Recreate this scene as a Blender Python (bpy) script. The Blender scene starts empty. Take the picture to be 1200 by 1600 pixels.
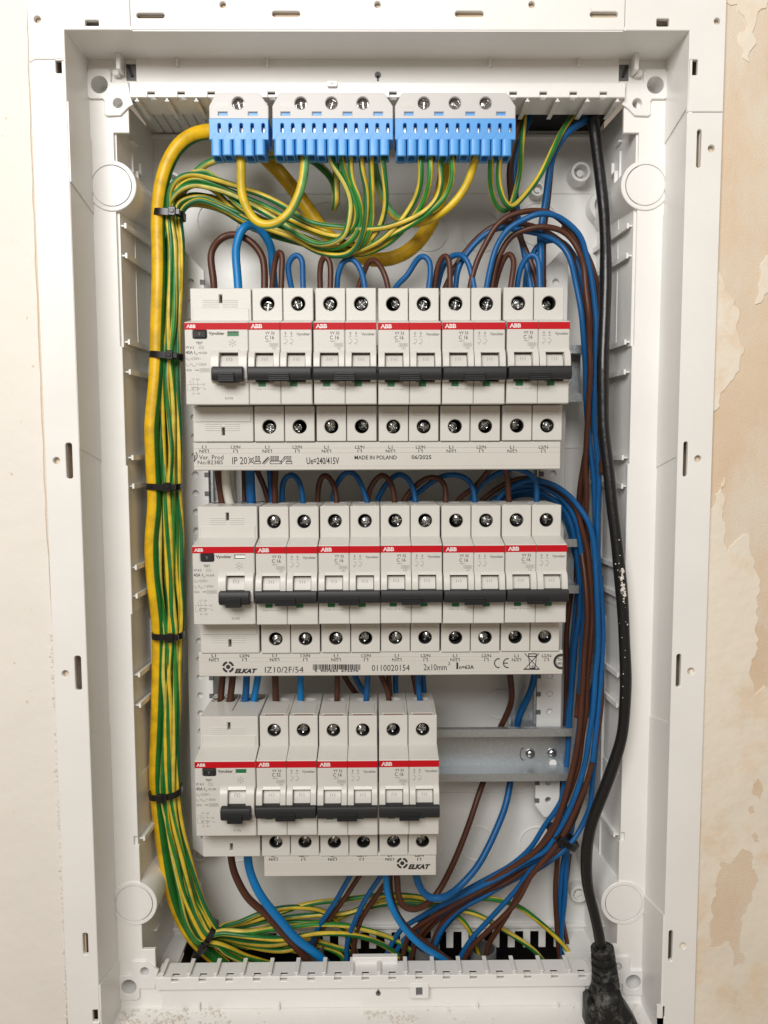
import bpy, bmesh, math, random
from mathutils import Vector, Matrix
from mathutils.geometry import tessellate_polygon
random.seed(7)
C = bpy.context.scene.collection
S = 0.001            # everything is authored in millimetres

# ------------------------------------------------------------ camera, world, lamps, exposure
F, CX, CY, DIST = 1202.0, 600.0, 800.0, 423.0
ydir = Vector(((589-CX)/F, -(700-CY)/F, -1)).normalized()
dn = Vector(((649-CX)/F, -(15100-CY)/F, -1)); dn = (dn - dn.dot(ydir)*ydir).normalized()
zdir = -dn; xdir = ydir.cross(zdir)
ROT = Matrix((xdir, ydir, zdir))           # rows = world axes in camera space
cam = bpy.data.cameras.new('camera'); camo = bpy.data.objects.new('camera', cam); C.objects.link(camo)
cam.sensor_fit = 'VERTICAL'; cam.sensor_height = 24; cam.lens = 24*F/1600
cam.clip_start = 0.01; cam.clip_end = 50
camo.matrix_world = Matrix.Translation((0, -DIST*S, 0)) @ ROT.to_4x4()
bpy.context.scene.camera = camo

w = bpy.data.worlds.new('World'); bpy.context.scene.world = w; w.use_nodes = True
w.node_tree.nodes['Background'].inputs[0].default_value = (1.0, 0.82, 0.64, 1)
w.node_tree.nodes['Background'].inputs[1].default_value = 0.29
def area(name, loc, target, sx, sy, power, col):
    l = bpy.data.lights.new(name, 'AREA'); l.shape = 'RECTANGLE'; l.size = sx; l.size_y = sy; l.energy = power; l.color = col
    o = bpy.data.objects.new(name, l); C.objects.link(o); o.location = loc
    o.rotation_euler = (Vector(target)-Vector(loc)).to_track_quat('-Z', 'Y').to_euler(); return o
area('window_light', (-0.24, -0.88, 0.50), (0, 0, 0.08), 0.62, 0.42, 11.3, (1.0, 0.988, 0.965))

sc = bpy.context.scene
sc.view_settings.view_transform = 'Standard'; sc.view_settings.look = 'None'
sc.view_settings.exposure = 0.0; sc.view_settings.gamma = 1
sc.cycles.max_bounces = 8

def W(px, py, Y):
    """place of the photograph's point (px, py) on the plane Y mm behind the breaker faces"""
    d = ROT @ Vector(((px-CX)/F, -(py-CY)/F, -1))
    t = (Y+DIST)/d.y
    return Vector((d.x*t, Y, d.z*t))

# ------------------------------------------------------------ materials
def mat(name, col, rough=0.5, metal=0.0, spec=0.5, bump=0.0, bscale=400, var=0.0, vscale=60, coat=0, bdist=0.0003, dust=None, dscale=900, damt=0.62, sss=0):
    m = bpy.data.materials.new(name); m.use_nodes = True; nt = m.node_tree; N = nt.nodes; L = nt.links
    b = N['Principled BSDF']; b.inputs['Roughness'].default_value = rough; b.inputs['Metallic'].default_value = metal
    b.inputs['Specular IOR Level'].default_value = spec; b.inputs['Coat Weight'].default_value = coat
    base = (*col, 1); b.inputs['Base Color'].default_value = base
    tc = N.new('ShaderNodeNewGeometry'); pos = tc.outputs['Position']
    cur = None
    if var:
        n = N.new('ShaderNodeTexNoise'); n.inputs['Scale'].default_value = vscale; n.inputs['Detail'].default_value = 5; L.new(pos, n.inputs['Vector'])
        mx = N.new('ShaderNodeMix'); mx.data_type = 'RGBA'
        mx.inputs[6].default_value = tuple(c*(1-var) for c in col)+(1,); mx.inputs[7].default_value = tuple(min(1, c*(1+var)) for c in col)+(1,)
        L.new(n.outputs[0], mx.inputs[0]); cur = mx.outputs[2]
        rr = N.new('ShaderNodeMapRange'); rr.inputs[3].default_value = max(0.03, rough-0.1); rr.inputs[4].default_value = min(1, rough+0.12)
        L.new(n.outputs[0], rr.inputs[0]); L.new(rr.outputs[0], b.inputs['Roughness'])
    if dust:
        n = N.new('ShaderNodeTexNoise'); n.inputs['Scale'].default_value = dscale; n.inputs['Detail'].default_value = 6; n.inputs['Roughness'].default_value = 0.75; L.new(pos, n.inputs['Vector'])
        r = N.new('ShaderNodeValToRGB'); r.color_ramp.elements[0].position = damt; r.color_ramp.elements[1].position = min(1, damt+0.12); L.new(n.outputs[0], r.inputs[0])
        mx = N.new('ShaderNodeMix'); mx.data_type = 'RGBA'; mx.inputs[6].default_value = base
        if cur: L.new(cur, mx.inputs[6])
        mx.inputs[7].default_value = (*dust, 1); L.new(r.outputs[0], mx.inputs[0]); cur = mx.outputs[2]
    if cur: L.new(cur, b.inputs['Base Color'])
    if bump:
        n = N.new('ShaderNodeTexNoise'); n.inputs['Scale'].default_value = bscale; n.inputs['Detail'].default_value = 4; L.new(pos, n.inputs['Vector'])
        bp = N.new('ShaderNodeBump'); bp.inputs['Strength'].default_value = bump; bp.inputs['Distance'].default_value = bdist
        L.new(n.outputs[0], bp.inputs['Height']); L.new(bp.outputs[0], b.inputs['Normal'])
    return m
M = {}
M['box'] = mat('white_box_plastic', (0.84, 0.83, 0.805), 0.34, bump=0.3, bscale=200, var=0.06, vscale=28, dust=(0.66, 0.61, 0.54), dscale=120, damt=0.70)
M['boxin'] = mat('white_inner_plastic', (0.82, 0.815, 0.795), 0.33, bump=0.2, bscale=240, var=0.04, vscale=30, dust=(0.60, 0.55, 0.48), dscale=280, damt=0.76)
M['dev'] = mat('light_grey_device_plastic', (0.62, 0.606, 0.568), 0.36, bump=0.2, bscale=700, var=0.035, vscale=70, dust=(0.50, 0.47, 0.42), dscale=420, damt=0.72)
M['devlite'] = mat('pale_toggle_plastic', (0.58, 0.565, 0.53), 0.45)
M['cover'] = mat('busbar_cover_plastic', (0.60, 0.58, 0.54), 0.33, bump=0.1, bscale=500, var=0.02, vscale=60)
M['dark'] = mat('dark_grey_handle_plastic', (0.022, 0.023, 0.025), 0.45, spec=0.3, bump=0.2, bscale=1500, dust=(0.12, 0.12, 0.12), dscale=700, damt=0.64)
M['red'] = mat('red_print', (0.50, 0.005, 0.012), 0.5, spec=0.2)
M['whiteprint'] = mat('white_print', (0.86, 0.84, 0.84), 0.4)
M['greyprint'] = mat('grey_print', (0.07, 0.07, 0.07), 0.6)
M['paleprint'] = mat('pale_grey_print', (0.20, 0.20, 0.19), 0.6)
M['ink'] = mat('black_ink', (0.02, 0.02, 0.022), 0.6)
M['greenflag'] = mat('green_indicator', (0.012, 0.16, 0.055), 0.4)
M['black'] = mat('painted_shade_black', (0.006, 0.006, 0.006), 0.8)  # black colour stands in for shade inside holes and cavities
M['screw'] = mat('nickel_screw', (0.46, 0.46, 0.45), 0.24, metal=1, bump=0.7, bscale=700)
M['zinc'] = mat('galvanised_steel', (0.47, 0.50, 0.52), 0.36, metal=0.75, bump=0.35, bscale=900, var=0.2, vscale=500)
M['blueterm'] = mat('blue_terminal_plastic', (0.075, 0.33, 0.76), 0.36, var=0.05, vscale=90, bump=0.1, bscale=900)
M['greyterm'] = mat('grey_terminal_plastic', (0.56, 0.55, 0.54), 0.4, bump=0.1, bscale=900)
M['blue'] = mat('blue_pvc', (0.006, 0.10, 0.29), 0.38, spec=0.35, bump=0.25, bscale=350, var=0.12, vscale=150, dust=(0.30, 0.36, 0.42), dscale=600, damt=0.655)
M['bluel'] = mat('bright_blue_pvc', (0.003, 0.18, 0.48), 0.36, spec=0.4, bump=0.25, bscale=350, var=0.10, vscale=150)
M['brown'] = mat('brown_pvc', (0.082, 0.028, 0.015), 0.4, spec=0.35, bump=0.25, bscale=350, var=0.15, vscale=150, dust=(0.30, 0.20, 0.15), dscale=600, damt=0.65)
M['white'] = mat('white_pvc', (0.72, 0.70, 0.62), 0.5, bump=0.5, bscale=600)
M['tie'] = mat('black_nylon', (0.008, 0.008, 0.009), 0.28)
M['rubber'] = mat('black_rubber', (0.006, 0.006, 0.0065), 0.36, spec=0.4, bump=0.9, bscale=300, dust=(0.13, 0.125, 0.12), dscale=300, damt=0.66, coat=0.3)
M['plug'] = mat('dusty_black_rubber', (0.012, 0.012, 0.012), 0.5, spec=0.3, bump=0.6, bscale=500, dust=(0.10, 0.097, 0.09), dscale=120, damt=0.50)
M['conduit'] = mat('grey_conduit_plastic', (0.14, 0.14, 0.14), 0.5)
M['copper'] = mat('copper', (0.45, 0.20, 0.12), 0.4, metal=1)
M['clip'] = mat('brown_terminal_clip', (0.30, 0.17, 0.13), 0.5)
M['plasterbit'] = mat('plaster_crumb', (0.70, 0.66, 0.60), 0.9, bump=0.5, bscale=900)
M['greyrib'] = mat('pale_rib_plastic', (0.80, 0.79, 0.76), 0.4)

def stripe_mat(name, yellow, green, dark, duty, freq, twist, rough=0.36, phase=None):
    m = bpy.data.materials.new(name); m.use_nodes = True; nt = m.node_tree; N = nt.nodes; L = nt.links
    b = N['Principled BSDF']; b.inputs['Roughness'].default_value = rough
    uv = N.new('ShaderNodeUVMap'); sp = N.new('ShaderNodeSeparateXYZ'); L.new(uv.outputs[0], sp.inputs[0])
    oi = N.new('ShaderNodeObjectInfo')
    def mth(op, a, c):
        n = N.new('ShaderNodeMath'); n.operation = op
        for i, v in enumerate((a, c)):
            if isinstance(v, (int, float)): n.inputs[i].default_value = v
            elif v is not None: L.new(v, n.inputs[i])
        return n.outputs[0]
    tw = mth('MULTIPLY', sp.outputs[1], twist)
    ph = mth('ADD', mth('ADD', mth('MULTIPLY', sp.outputs[0], freq), tw), oi.outputs['Random'] if phase is None else phase)
    s = mth('SINE', mth('MULTIPLY', ph, 2*math.pi), None)
    r = N.new('ShaderNodeValToRGB'); r.color_ramp.elements[0].position = duty; r.color_ramp.elements[1].position = duty+0.05
    L.new(mth('ADD', mth('MULTIPLY', s, 0.5), 0.5), r.inputs[0])
    gm = N.new('ShaderNodeMix'); gm.data_type = 'RGBA'; gm.inputs[6].default_value = (*green, 1); gm.inputs[7].default_value = (*dark, 1)
    wn = N.new('ShaderNodeTexWhiteNoise'); wn.noise_dimensions = '1D'; L.new(mth('MULTIPLY', oi.outputs['Random'], 37.7), wn.inputs['W']); L.new(wn.outputs[0], gm.inputs[0])
    mx = N.new('ShaderNodeMix'); mx.data_type = 'RGBA'; mx.inputs[6].default_value = (*yellow, 1)
    if phase is None:
        w2 = N.new('ShaderNodeTexWhiteNoise'); w2.noise_dimensions = '1D'; L.new(mth('MULTIPLY', oi.outputs['Random'], 91.3), w2.inputs['W'])
        ym = N.new('ShaderNodeMix'); ym.data_type = 'RGBA'; ym.inputs[6].default_value = (*yellow, 1); ym.inputs[7].default_value = (0.62, 0.56, 0.14, 1); L.new(w2.outputs[0], ym.inputs[0]); L.new(ym.outputs[2], mx.inputs[6])
    L.new(r.outputs[0], mx.inputs[0]); L.new(gm.outputs[2], mx.inputs[7])
    gg = N.new('ShaderNodeNewGeometry'); sn = N.new('ShaderNodeTexNoise'); sn.inputs['Scale'].default_value = 130; sn.inputs['Detail'].default_value = 7; L.new(gg.outputs['Position'], sn.inputs['Vector'])
    rm = N.new('ShaderNodeMapRange'); rm.inputs[1].default_value = 0.35; rm.inputs[2].default_value = 0.6; rm.inputs[3].default_value = 0.72; rm.inputs[4].default_value = 1.0; L.new(sn.outputs[0], rm.inputs[0])
    ml = N.new('ShaderNodeMix'); ml.data_type = 'RGBA'; ml.blend_type = 'MULTIPLY'; ml.inputs[0].default_value = 1; L.new(mx.outputs[2], ml.inputs[6]); L.new(rm.outputs[0], ml.inputs[7]); L.new(ml.outputs[2], b.inputs['Base Color'])
    rr = N.new('ShaderNodeMapRange'); rr.inputs[3].default_value = 0.55; rr.inputs[4].default_value = 0.25; L.new(sn.outputs[0], rr.inputs[0]); L.new(rr.outputs[0], b.inputs['Roughness'])
    n = N.new('ShaderNodeTexNoise'); n.inputs['Scale'].default_value = 380; g = N.new('ShaderNodeNewGeometry'); L.new(g.outputs['Position'], n.inputs['Vector'])
    bp = N.new('ShaderNodeBump'); bp.inputs['Strength'].default_value = 0.25; bp.inputs['Distance'].default_value = 0.0003
    L.new(n.outputs[0], bp.inputs['Height']); L.new(bp.outputs[0], b.inputs['Normal'])
    return m
M['gy'] = stripe_mat('green_yellow_pvc', (0.72, 0.49, 0.025), (0.03, 0.24, 0.03), (0.008, 0.12, 0.04), 0.42, 2, 9.0)
M['gybig'] = stripe_mat('yellow_green_pvc', (0.78, 0.47, 0.006), (0.02, 0.20, 0.02), (0.01, 0.13, 0.02), 0.80, 1, -0.32, phase=0.34)
M['gypale'] = stripe_mat('pale_green_yellow_pvc', (0.74, 0.52, 0.02), (0.20, 0.50, 0.15), (0.12, 0.36, 0.12), 0.62, 1, 3.5, phase=0.5)

def wall_mat():
    m = bpy.data.materials.new('old_plaster'); m.use_nodes = True; nt = m.node_tree; N = nt.nodes; L = nt.links; b = N['Principled BSDF']
    b.inputs['Roughness'].default_value = 0.75
    g = N.new('ShaderNodeNewGeometry')
    n = N.new('ShaderNodeTexNoise'); n.inputs['Scale'].default_value = 22; n.inputs['Detail'].default_value = 7; L.new(g.outputs['Position'], n.inputs['Vector'])
    r = N.new('ShaderNodeValToRGB'); e = r.color_ramp.elements
    e[0].position = 0.3; e[0].color = (0.74, 0.56, 0.39, 1); e[1].position = 0.7; e[1].color = (0.81, 0.67, 0.51, 1); L.new(n.outputs[0], r.inputs[0])
    mpg = N.new('ShaderNodeMapping'); mpg.inputs['Scale'].default_value = (1, 1, 0.4); L.new(g.outputs['Position'], mpg.inputs[0])
    nb = N.new('ShaderNodeTexNoise'); nb.inputs['Scale'].default_value = 34; nb.inputs['Detail'].default_value = 8; nb.inputs['Roughness'].default_value = 0.6; L.new(mpg.outputs[0], nb.inputs['Vector'])
    rb = N.new('ShaderNodeValToRGB'); rb.color_ramp.elements[0].position = 0.44; rb.color_ramp.elements[1].position = 0.66; L.new(nb.outputs[0], rb.inputs[0])
    mb_ = N.new('ShaderNodeMix'); mb_.data_type = 'RGBA'; mb_.inputs[7].default_value = (0.80, 0.72, 0.60, 1); L.new(rb.outputs[0], mb_.inputs[0]); L.new(r.outputs[0], mb_.inputs[6])
    n3 = N.new('ShaderNodeTexNoise'); n3.inputs['Scale'].default_value = 1400; n3.inputs['Detail'].default_value = 3; L.new(g.outputs['Position'], n3.inputs['Vector'])
    mx = N.new('ShaderNodeMix'); mx.data_type = 'RGBA'; mx.blend_type = 'MULTIPLY'; mx.inputs[0].default_value = 0.16
    L.new(mb_.outputs[2], mx.inputs[6]); L.new(n3.outputs[0], mx.inputs[7]); L.new(mx.outputs[2], b.inputs['Base Color'])
    bp = N.new('ShaderNodeBump'); bp.inputs['Strength'].default_value = 0.5; bp.inputs['Distance'].default_value = 0.0006
    L.new(n3.outputs[0], bp.inputs['Height']); L.new(bp.outputs[0], b.inputs['Normal'])
    return m
M['plaster'] = wall_mat()
M['paint'] = mat('cream_wall_paint', (0.80, 0.765, 0.705), 0.6, bump=0.8, bscale=42, bdist=0.0012, var=0.05, vscale=14, dust=(0.72, 0.64, 0.55), dscale=60, damt=0.66)
M['filler'] = mat('pale_filler_paint', (0.80, 0.73, 0.62), 0.65, bump=0.9, bscale=60, bdist=0.0012, var=0.07, vscale=18, dust=(0.78, 0.65, 0.50), dscale=24, damt=0.50)

# ------------------------------------------------------------ mesh helpers
def rrect(x0, z0, x1, z1, r=0, n=3):
    if x0 > x1: x0, x1 = x1, x0
    if z0 > z1: z0, z1 = z1, z0
    r = min(r, (x1-x0)/2*0.999, (z1-z0)/2*0.999)
    if r <= 0: return [(x0, z0), (x1, z0), (x1, z1), (x0, z1)]
    o = []
    for cx, cz, a in ((x1-r, z0+r, -90), (x1-r, z1-r, 0), (x0+r, z1-r, 90), (x0+r, z0+r, 180)):
        for k in range(n+1):
            t = math.radians(a+90*k/n); o.append((cx+r*math.cos(t), cz+r*math.sin(t)))
    return o
def circ(cx, cz, r, n=20, rz=None):
    rz = rz or r
    return [(cx+r*math.cos(2*math.pi*k/n), cz+rz*math.sin(2*math.pi*k/n)) for k in range(n)]
def area2(p): return sum(p[i][0]*p[(i+1) % len(p)][1]-p[(i+1) % len(p)][0]*p[i][1] for i in range(len(p)))/2
def offset(p, d):       # d > 0 shrinks a CCW polygon
    n = len(p); o = []
    for i in range(n):
        a, b, c = Vector(p[i-1]), Vector(p[i]), Vector(p[(i+1) % n])
        e1 = (b-a); e2 = (c-b)
        if e1.length < 1e-9 or e2.length < 1e-9: o.append(tuple(b)); continue
        e1.normalize(); e2.normalize()
        n1 = Vector((-e1.y, e1.x)); n2 = Vector((-e2.y, e2.x)); m = n1+n2
        if m.length < 1e-6: o.append(tuple(b)); continue
        m.normalize(); k = d/max(0.4, m.dot(n1)); o.append((b.x+m.x*k, b.y+m.y*k))
    return o
MAP = {'y': lambda u, v, a: (u, a, v), 'x': lambda u, v, a: (a, u, v), 'z': lambda u, v, a: (u, v, a)}
class MB:
    def __init__(s): s.v = []; s.f = []; s.uv = None; s.m = []; s.cm = 0
    def add(s, vs, fs):
        o = len(s.v); s.v += [tuple(p) for p in vs]; s.f += [tuple(i+o for i in f) for f in fs]; s.m += [s.cm]*len(fs); return s
    def prism(s, out, holes=(), a0=0, a1=1, axis='y', c=0, c1=0):
        mp = MAP[axis]; out = list(out)
        if area2(out) < 0: out.reverse()
        hs = []
        for h in holes:
            h = list(h)
            if area2(h) > 0: h.reverse()
            hs.append(h)
        rings = [out]+hs; sg = 1 if a1 > a0 else -1
        levels = []
        if c: levels.append((a0, c))
        levels.append((a0+sg*c, 0)); levels.append((a1-sg*c1, 0))
        if c1: levels.append((a1, c1))
        base = []; vs = []; fs = []
        for a, d in levels:
            idx = []
            for r in rings:
                rr = offset(r, d) if d else r
                idx.append((len(vs), len(r))); vs += [mp(u, v, a) for u, v in rr]
            base.append(idx)
        for l in range(len(levels)-1):
            for (i0, n), (j0, _) in zip(base[l], base[l+1]):
                for k in range(n): fs.append((i0+k, i0+(k+1) % n, j0+(k+1) % n, j0+k))
        for l in (0, len(levels)-1):
            if len(rings) == 1 and len(out) <= 4: fs.append(tuple(range(base[l][0][0], base[l][0][0]+len(out)))); continue
            loops = [[Vector((u, v, 0)) for u, v in (offset(r, levels[l][1]) if levels[l][1] else r)] for r in rings]
            st = base[l][0][0]
            for t in tessellate_polygon(loops): fs.append(tuple(st+i for i in t))
        return s.add(vs, fs)
    def box(s, x0, x1, y0, y1, z0, z1, c=0, r=None):
        return s.prism(rrect(x0, z0, x1, z1, c if r is None else r, 2 if r else 1), (), min(y0, y1), max(y0, y1), 'y', c, c)
    def flat(s, out, y, holes=()):
        st = len(s.v); loops = [[Vector((u, v, 0)) for u, v in r] for r in [out]+list(holes)]
        vs = [(p.x, y, p.y) for r in loops for p in r]
        fs = []
        for t in tessellate_polygon(loops):
            a, b, c = [vs[i] for i in t]
            cr = (b[0]-a[0])*(c[2]-a[2])-(c[0]-a[0])*(b[2]-a[2])
            fs.append(tuple(t) if cr > 0 else tuple(reversed(t)))
        return s.add(vs, fs)
    def line(s, pts, wd, y):
        for (x0, z0), (x1, z1) in zip(pts, pts[1:]):
            d = Vector((x1-x0, z1-z0)); 
            if d.length < 1e-6: continue
            d.normalize(); n = Vector((-d.y, d.x))*wd/2; e = d*wd*0.3
            s.flat([(x0-n.x-e.x, z0-n.y-e.y), (x1-n.x+e.x, z1-n.y+e.y), (x1+n.x+e.x, z1+n.y+e.y), (x0+n.x-e.x, z0+n.y-e.y)], y)
        return s
    def arc(s, cx, cz, r, a0, a1, wd, y, n=14, sx=1):
        o = []; i = []
        for k in range(n+1):
            t = math.radians(a0+(a1-a0)*k/n)
            o.append((cx+sx*(r+wd/2)*math.cos(t), cz+(r+wd/2)*math.sin(t))); i.append((cx+sx*(r-wd/2)*math.cos(t), cz+(r-wd/2)*math.sin(t)))
        st = [(p[0], y, p[1]) for p in o+i]; fs = [(k, k+1, n+2+k, n+1+k) for k in range(n)]
        return s.add(st, fs)
    def lathe(s, cx, cz, prof, n=24, axis='y', caps=True):      # prof: [(r, a)] along the axis
        mp = MAP[axis]; vs = []; fs = []
        for r, a in prof:
            for k in range(n):
                t = 2*math.pi*k/n; vs.append(mp(cx+r*math.cos(t), cz+r*math.sin(t), a))
        for j in range(len(prof)-1):
            for k in range(n): fs.append((j*n+k, j*n+(k+1) % n, (j+1)*n+(k+1) % n, (j+1)*n+k))
        for j in (0, len(prof)-1) if caps else ():
            if prof[j][0] > 1e-6: fs.append(tuple(range(j*n, j*n+n)))
        return s.add(vs, fs)
    def ring(s, cx, cz, r, wd, y0, y1, n=28):
        return s.prism(circ(cx, cz, r+wd/2, n), [circ(cx, cz, r-wd/2, n)], y0, y1)
    def sweep(s, pts, rad, n=10, close=False):
        P = [Vector(p) for p in pts]; T = []
        for i in range(len(P)):
            a = P[(i-1) % len(P)] if (close or i) else P[0]; b = P[(i+1) % len(P)] if (close or i < len(P)-1) else P[-1]
            T.append((b-a).normalized())
        u = T[0].cross(Vector((0, 1, 0)))
        if u.length < 0.1: u = T[0].cross(Vector((1, 0, 0)))
        u.normalize(); vs = []; fs = []; uv = []; ln = 0
        rf = rad if callable(rad) else (lambda t: rad)
        for i, p in enumerate(P):
            if i: ln += (p-P[i-1]).length
            u = (u-u.dot(T[i])*T[i]).normalized(); w_ = T[i].cross(u); r = rf(i/(len(P)-1))
            for k in range(n):
                t = 2*math.pi*k/n; vs.append(p+(u*math.cos(t)+w_*math.sin(t))*r)
            uv.append(ln*S)
        m_ = len(P)
        fuv = []
        for j in range(m_ if close else m_-1):
            for k in range(n):
                fs.append((j*n+k, j*n+(k+1) % n, ((j+1) % m_)*n+(k+1) % n, ((j+1) % m_)*n+k))
                j2 = min(j+1, m_-1)
                fuv += [(k/n, uv[j]), ((k+1)/n, uv[j]), ((k+1)/n, uv[j2]), (k/n, uv[j2])]
        s.add(vs, fs)
        if not close:
            s.f += [tuple(range(n)), tuple(range((m_-1)*n, m_*n))]; s.m += [s.cm]*2; fuv += [(0, 0)]*(2*n)
        s.uv = (s.uv or [])+fuv
        return s
    def mesh(s, name, mats, org=(0, 0, 0), smooth=35, recalc=True):
        me = bpy.data.meshes.new(name)
        me.from_pydata([((x-org[0])*S, (y-org[1])*S, (z-org[2])*S) for x, y, z in s.v], [], s.f)
        for m_ in (mats if isinstance(mats, (list, tuple)) else [mats]): me.materials.append(M[m_])
        if any(s.m): me.polygons.foreach_set('material_index', s.m)
        if s.uv and len(s.uv) == len(me.loops):
            l = me.uv_layers.new(name='UVMap'); l.data.foreach_set('uv', [c for p in s.uv for c in p])
        if recalc:
            b = bmesh.new(); b.from_mesh(me); bmesh.ops.recalc_face_normals(b, faces=b.faces); b.to_mesh(me); b.free()
        if smooth:
            me.polygons.foreach_set('use_smooth', [True]*len(me.polygons)); me.set_sharp_from_angle(angle=math.radians(smooth))
        me.update(); return me
def obj(name, me, parent=None, loc=None, **props):
    o = bpy.data.objects.new(name, me); C.objects.link(o)
    if parent: o.parent = parent
    if loc is not None: o.location = tuple(c*S for c in loc)
    for k, v in props.items(): o[k] = v
    return o
def build(mb, name, mats, parent=None, smooth=35, org=(0, 0, 0), recalc=True, **props):
    """link the collected shapes as one mesh; org is the world place its origin gets"""
    pl = (0, 0, 0) if parent is None else tuple(c/S for c in parent_world(parent))
    me = mb.mesh(name, mats, org=org if parent is None else (org if org != (0, 0, 0) else pl), smooth=smooth, recalc=recalc)
    o = obj(name, me, parent, **props)
    if parent is None: o.location = tuple(c*S for c in org)
    elif org != (0, 0, 0): o.location = tuple((org[i]-pl[i])*S for i in range(3))
    return o
def parent_world(p):
    v = Vector(p.location)
    while p.parent: p = p.parent; v += Vector(p.location)
    return v
def thing(name, label, cat, loc, group=None):
    o = bpy.data.objects.new(name, None); C.objects.link(o); o.empty_display_size = 0.01
    o.location = tuple(c*S for c in loc); o['label'] = label; o['category'] = cat
    if group: o['group'] = group
    return o

# text: each string becomes outline geometry fitted to a box (x, z, width, height) on the plane y
TC = {}
def glyphs(txt, bold=0.0, res=2, shear=0):
    key = (txt, bold, res, shear)
    if key in TC: return TC[key]
    cu = bpy.data.curves.new('t', 'FONT'); cu.body = txt; cu.resolution_u = res; cu.offset = bold; cu.shear = shear; cu.fill_mode = 'FRONT'
    o = bpy.data.objects.new('t', cu); C.objects.link(o)
    dg = bpy.context.evaluated_depsgraph_get(); me = bpy.data.meshes.new_from_object(o.evaluated_get(dg))
    vs = [(v.co.x, v.co.y) for v in me.vertices]; fs = [tuple(p.vertices) for p in me.polygons]
    bpy.data.objects.remove(o); bpy.data.curves.remove(cu); bpy.data.meshes.remove(me)
    xs = [v[0] for v in vs]; zs = [v[1] for v in vs]
    TC[key] = (vs, fs, min(xs), max(xs), min(zs), max(zs)); return TC[key]
def put_text(mb, txt, x, z, wd, ht, y, bold=0.0, rot=False, shear=0, res=2):
    vs, fs, x0, x1, z0, z1 = glyphs(txt, bold, res, shear)
    sx = wd/(x1-x0); sz = ht/(z1-z0); o = []
    for a, b in vs:
        u = (a-x0)*sx; v = (b-z0)*sz
        if rot: u = wd-u; v = ht-v
        o.append((x+u, y, z+v))
    mb.add(o, fs)
def text_px(mb, txt, px0, py0, px1, py1, Y, off=0.08, **k):      # box given by two photo points on plane Y
    a = W(px0, py1, Y); b = W(px1, py0, Y)
    put_text(mb, txt, a.x, a.z, b.x-a.x, b.z-a.z, Y-off, **k)
# ------------------------------------------------------------ the wall
YW = 8.0
def jag(pts, amp, seed, step=4.0):
    """roughen a polygon's outline"""
    rn = random.Random(seed); o = []
    for a, b in zip(pts, pts[1:]+pts[:1]):
        a = Vector(a); b = Vector(b); n = max(1, int((b-a).length/step)); d = (b-a)
        if d.length < 1e-6: continue
        d.normalize(); nn = Vector((-d.y, d.x)); ph = rn.random()*6
        for k in range(n):
            p = a.lerp(b, k/n)+nn*(rn.uniform(-amp, amp)+amp*1.2*math.sin(k*0.9+ph)*(k > 0)); o.append((p.x, p.y))
    return o
mb = MB(); mb.prism(rrect(-520, -620, 520, 520), [rrect(-172, -372, 175.5, 229)], YW, YW+70)
build(mb, 'wall', 'plaster', smooth=0, kind='structure')
def px2(l, Y): return [(W(a, b, Y).x, W(a, b, Y).z) for a, b in l]
wl = bpy.data.objects['wall']
# cream paint over the left of the wall, and the torn paint left on the right
lp = px2([(-900, -700), (40, -700), (44, 60), (52, 300), (60, 500), (72, 800), (84, 1000), (92, 1150), (98, 1300), (102, 1450), (105, 1600), (120, 2400), (-900, 2400)], YW)
mb = MB(); mb.prism(jag(lp, 0.15, 3, 5), (), YW-0.7, YW+0.2, c=0.3)
build(mb, 'paint_layer', 'paint', wl, smooth=30)
mb = MB()
mb.prism(rrect(-520, 246.5, 520, 520), (), YW-0.5, YW+0.2, c=0.2)
build(mb, 'paint_layer', 'paint', wl, smooth=30)
patches = [
 [(1128, 0), (1150, 8), (1166, 40), (1152, 60), (1160, 92), (1172, 98), (1178, 60), (1184, 20), (1200, 6), (1200, -300), (1120, -300)],
 [(1112, 400), (1130, 440), (1148, 470), (1156, 520), (1164, 545), (1150, 585), (1132, 610), (1118, 640), (1106, 650)],
 [(1196, 400), (1186, 440), (1180, 478), (1190, 474), (1210, 440), (1230, 380)],
 [(1100, 810), (1118, 780), (1131, 745), (1128, 800), (1136, 860), (1150, 845), (1168, 835), (1180, 880), (1188, 915), (1180, 960), (1184, 1000), (1172, 1050), (1178, 1085), (1195, 1070), (1205, 1085), (1240, 1090), (1300, 1200), (1300, 2100), (1042, 2100), (1052, 1500), (1064, 1250), (1082, 1000)],
]
for i, p in enumerate(patches):
    mb = MB(); mb.prism(jag(px2(p, YW), 0.8, 10+i, 2.2), (), YW-0.55, YW+0.2, c=0.2)
    build(mb, 'paint_patch', 'filler', wl, smooth=30)
# bare plaster showing again inside the big patch
for i, p in enumerate([[(1108, 1480), (1112, 1420), (1126, 1345), (1140, 1350), (1150, 1340), (1160, 1325), (1172, 1330), (1182, 1370), (1175, 1410), (1160, 1430), (1155, 1475), (1165, 1500), (1148, 1510), (1140, 1470), (1125, 1478)],
                       [(1176, 1225), (1184, 1215), (1192, 1235), (1188, 1248), (1177, 1243)], [(1172, 1305), (1180, 1300), (1186, 1318), (1178, 1316)],
                       [(1144, 1548), (1152, 1545), (1150, 1570), (1145, 1568)], [(1170, 1300-40), (1178, 1258), (1180, 1270), (1172, 1272)]]):
    mb = MB(); mb.prism(jag(px2(p, YW-0.6), 0.7, 40+i, 2.0), (), YW-0.62, YW-0.4)
    build(mb, 'bare_patch', 'plaster', wl, smooth=30)
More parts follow.
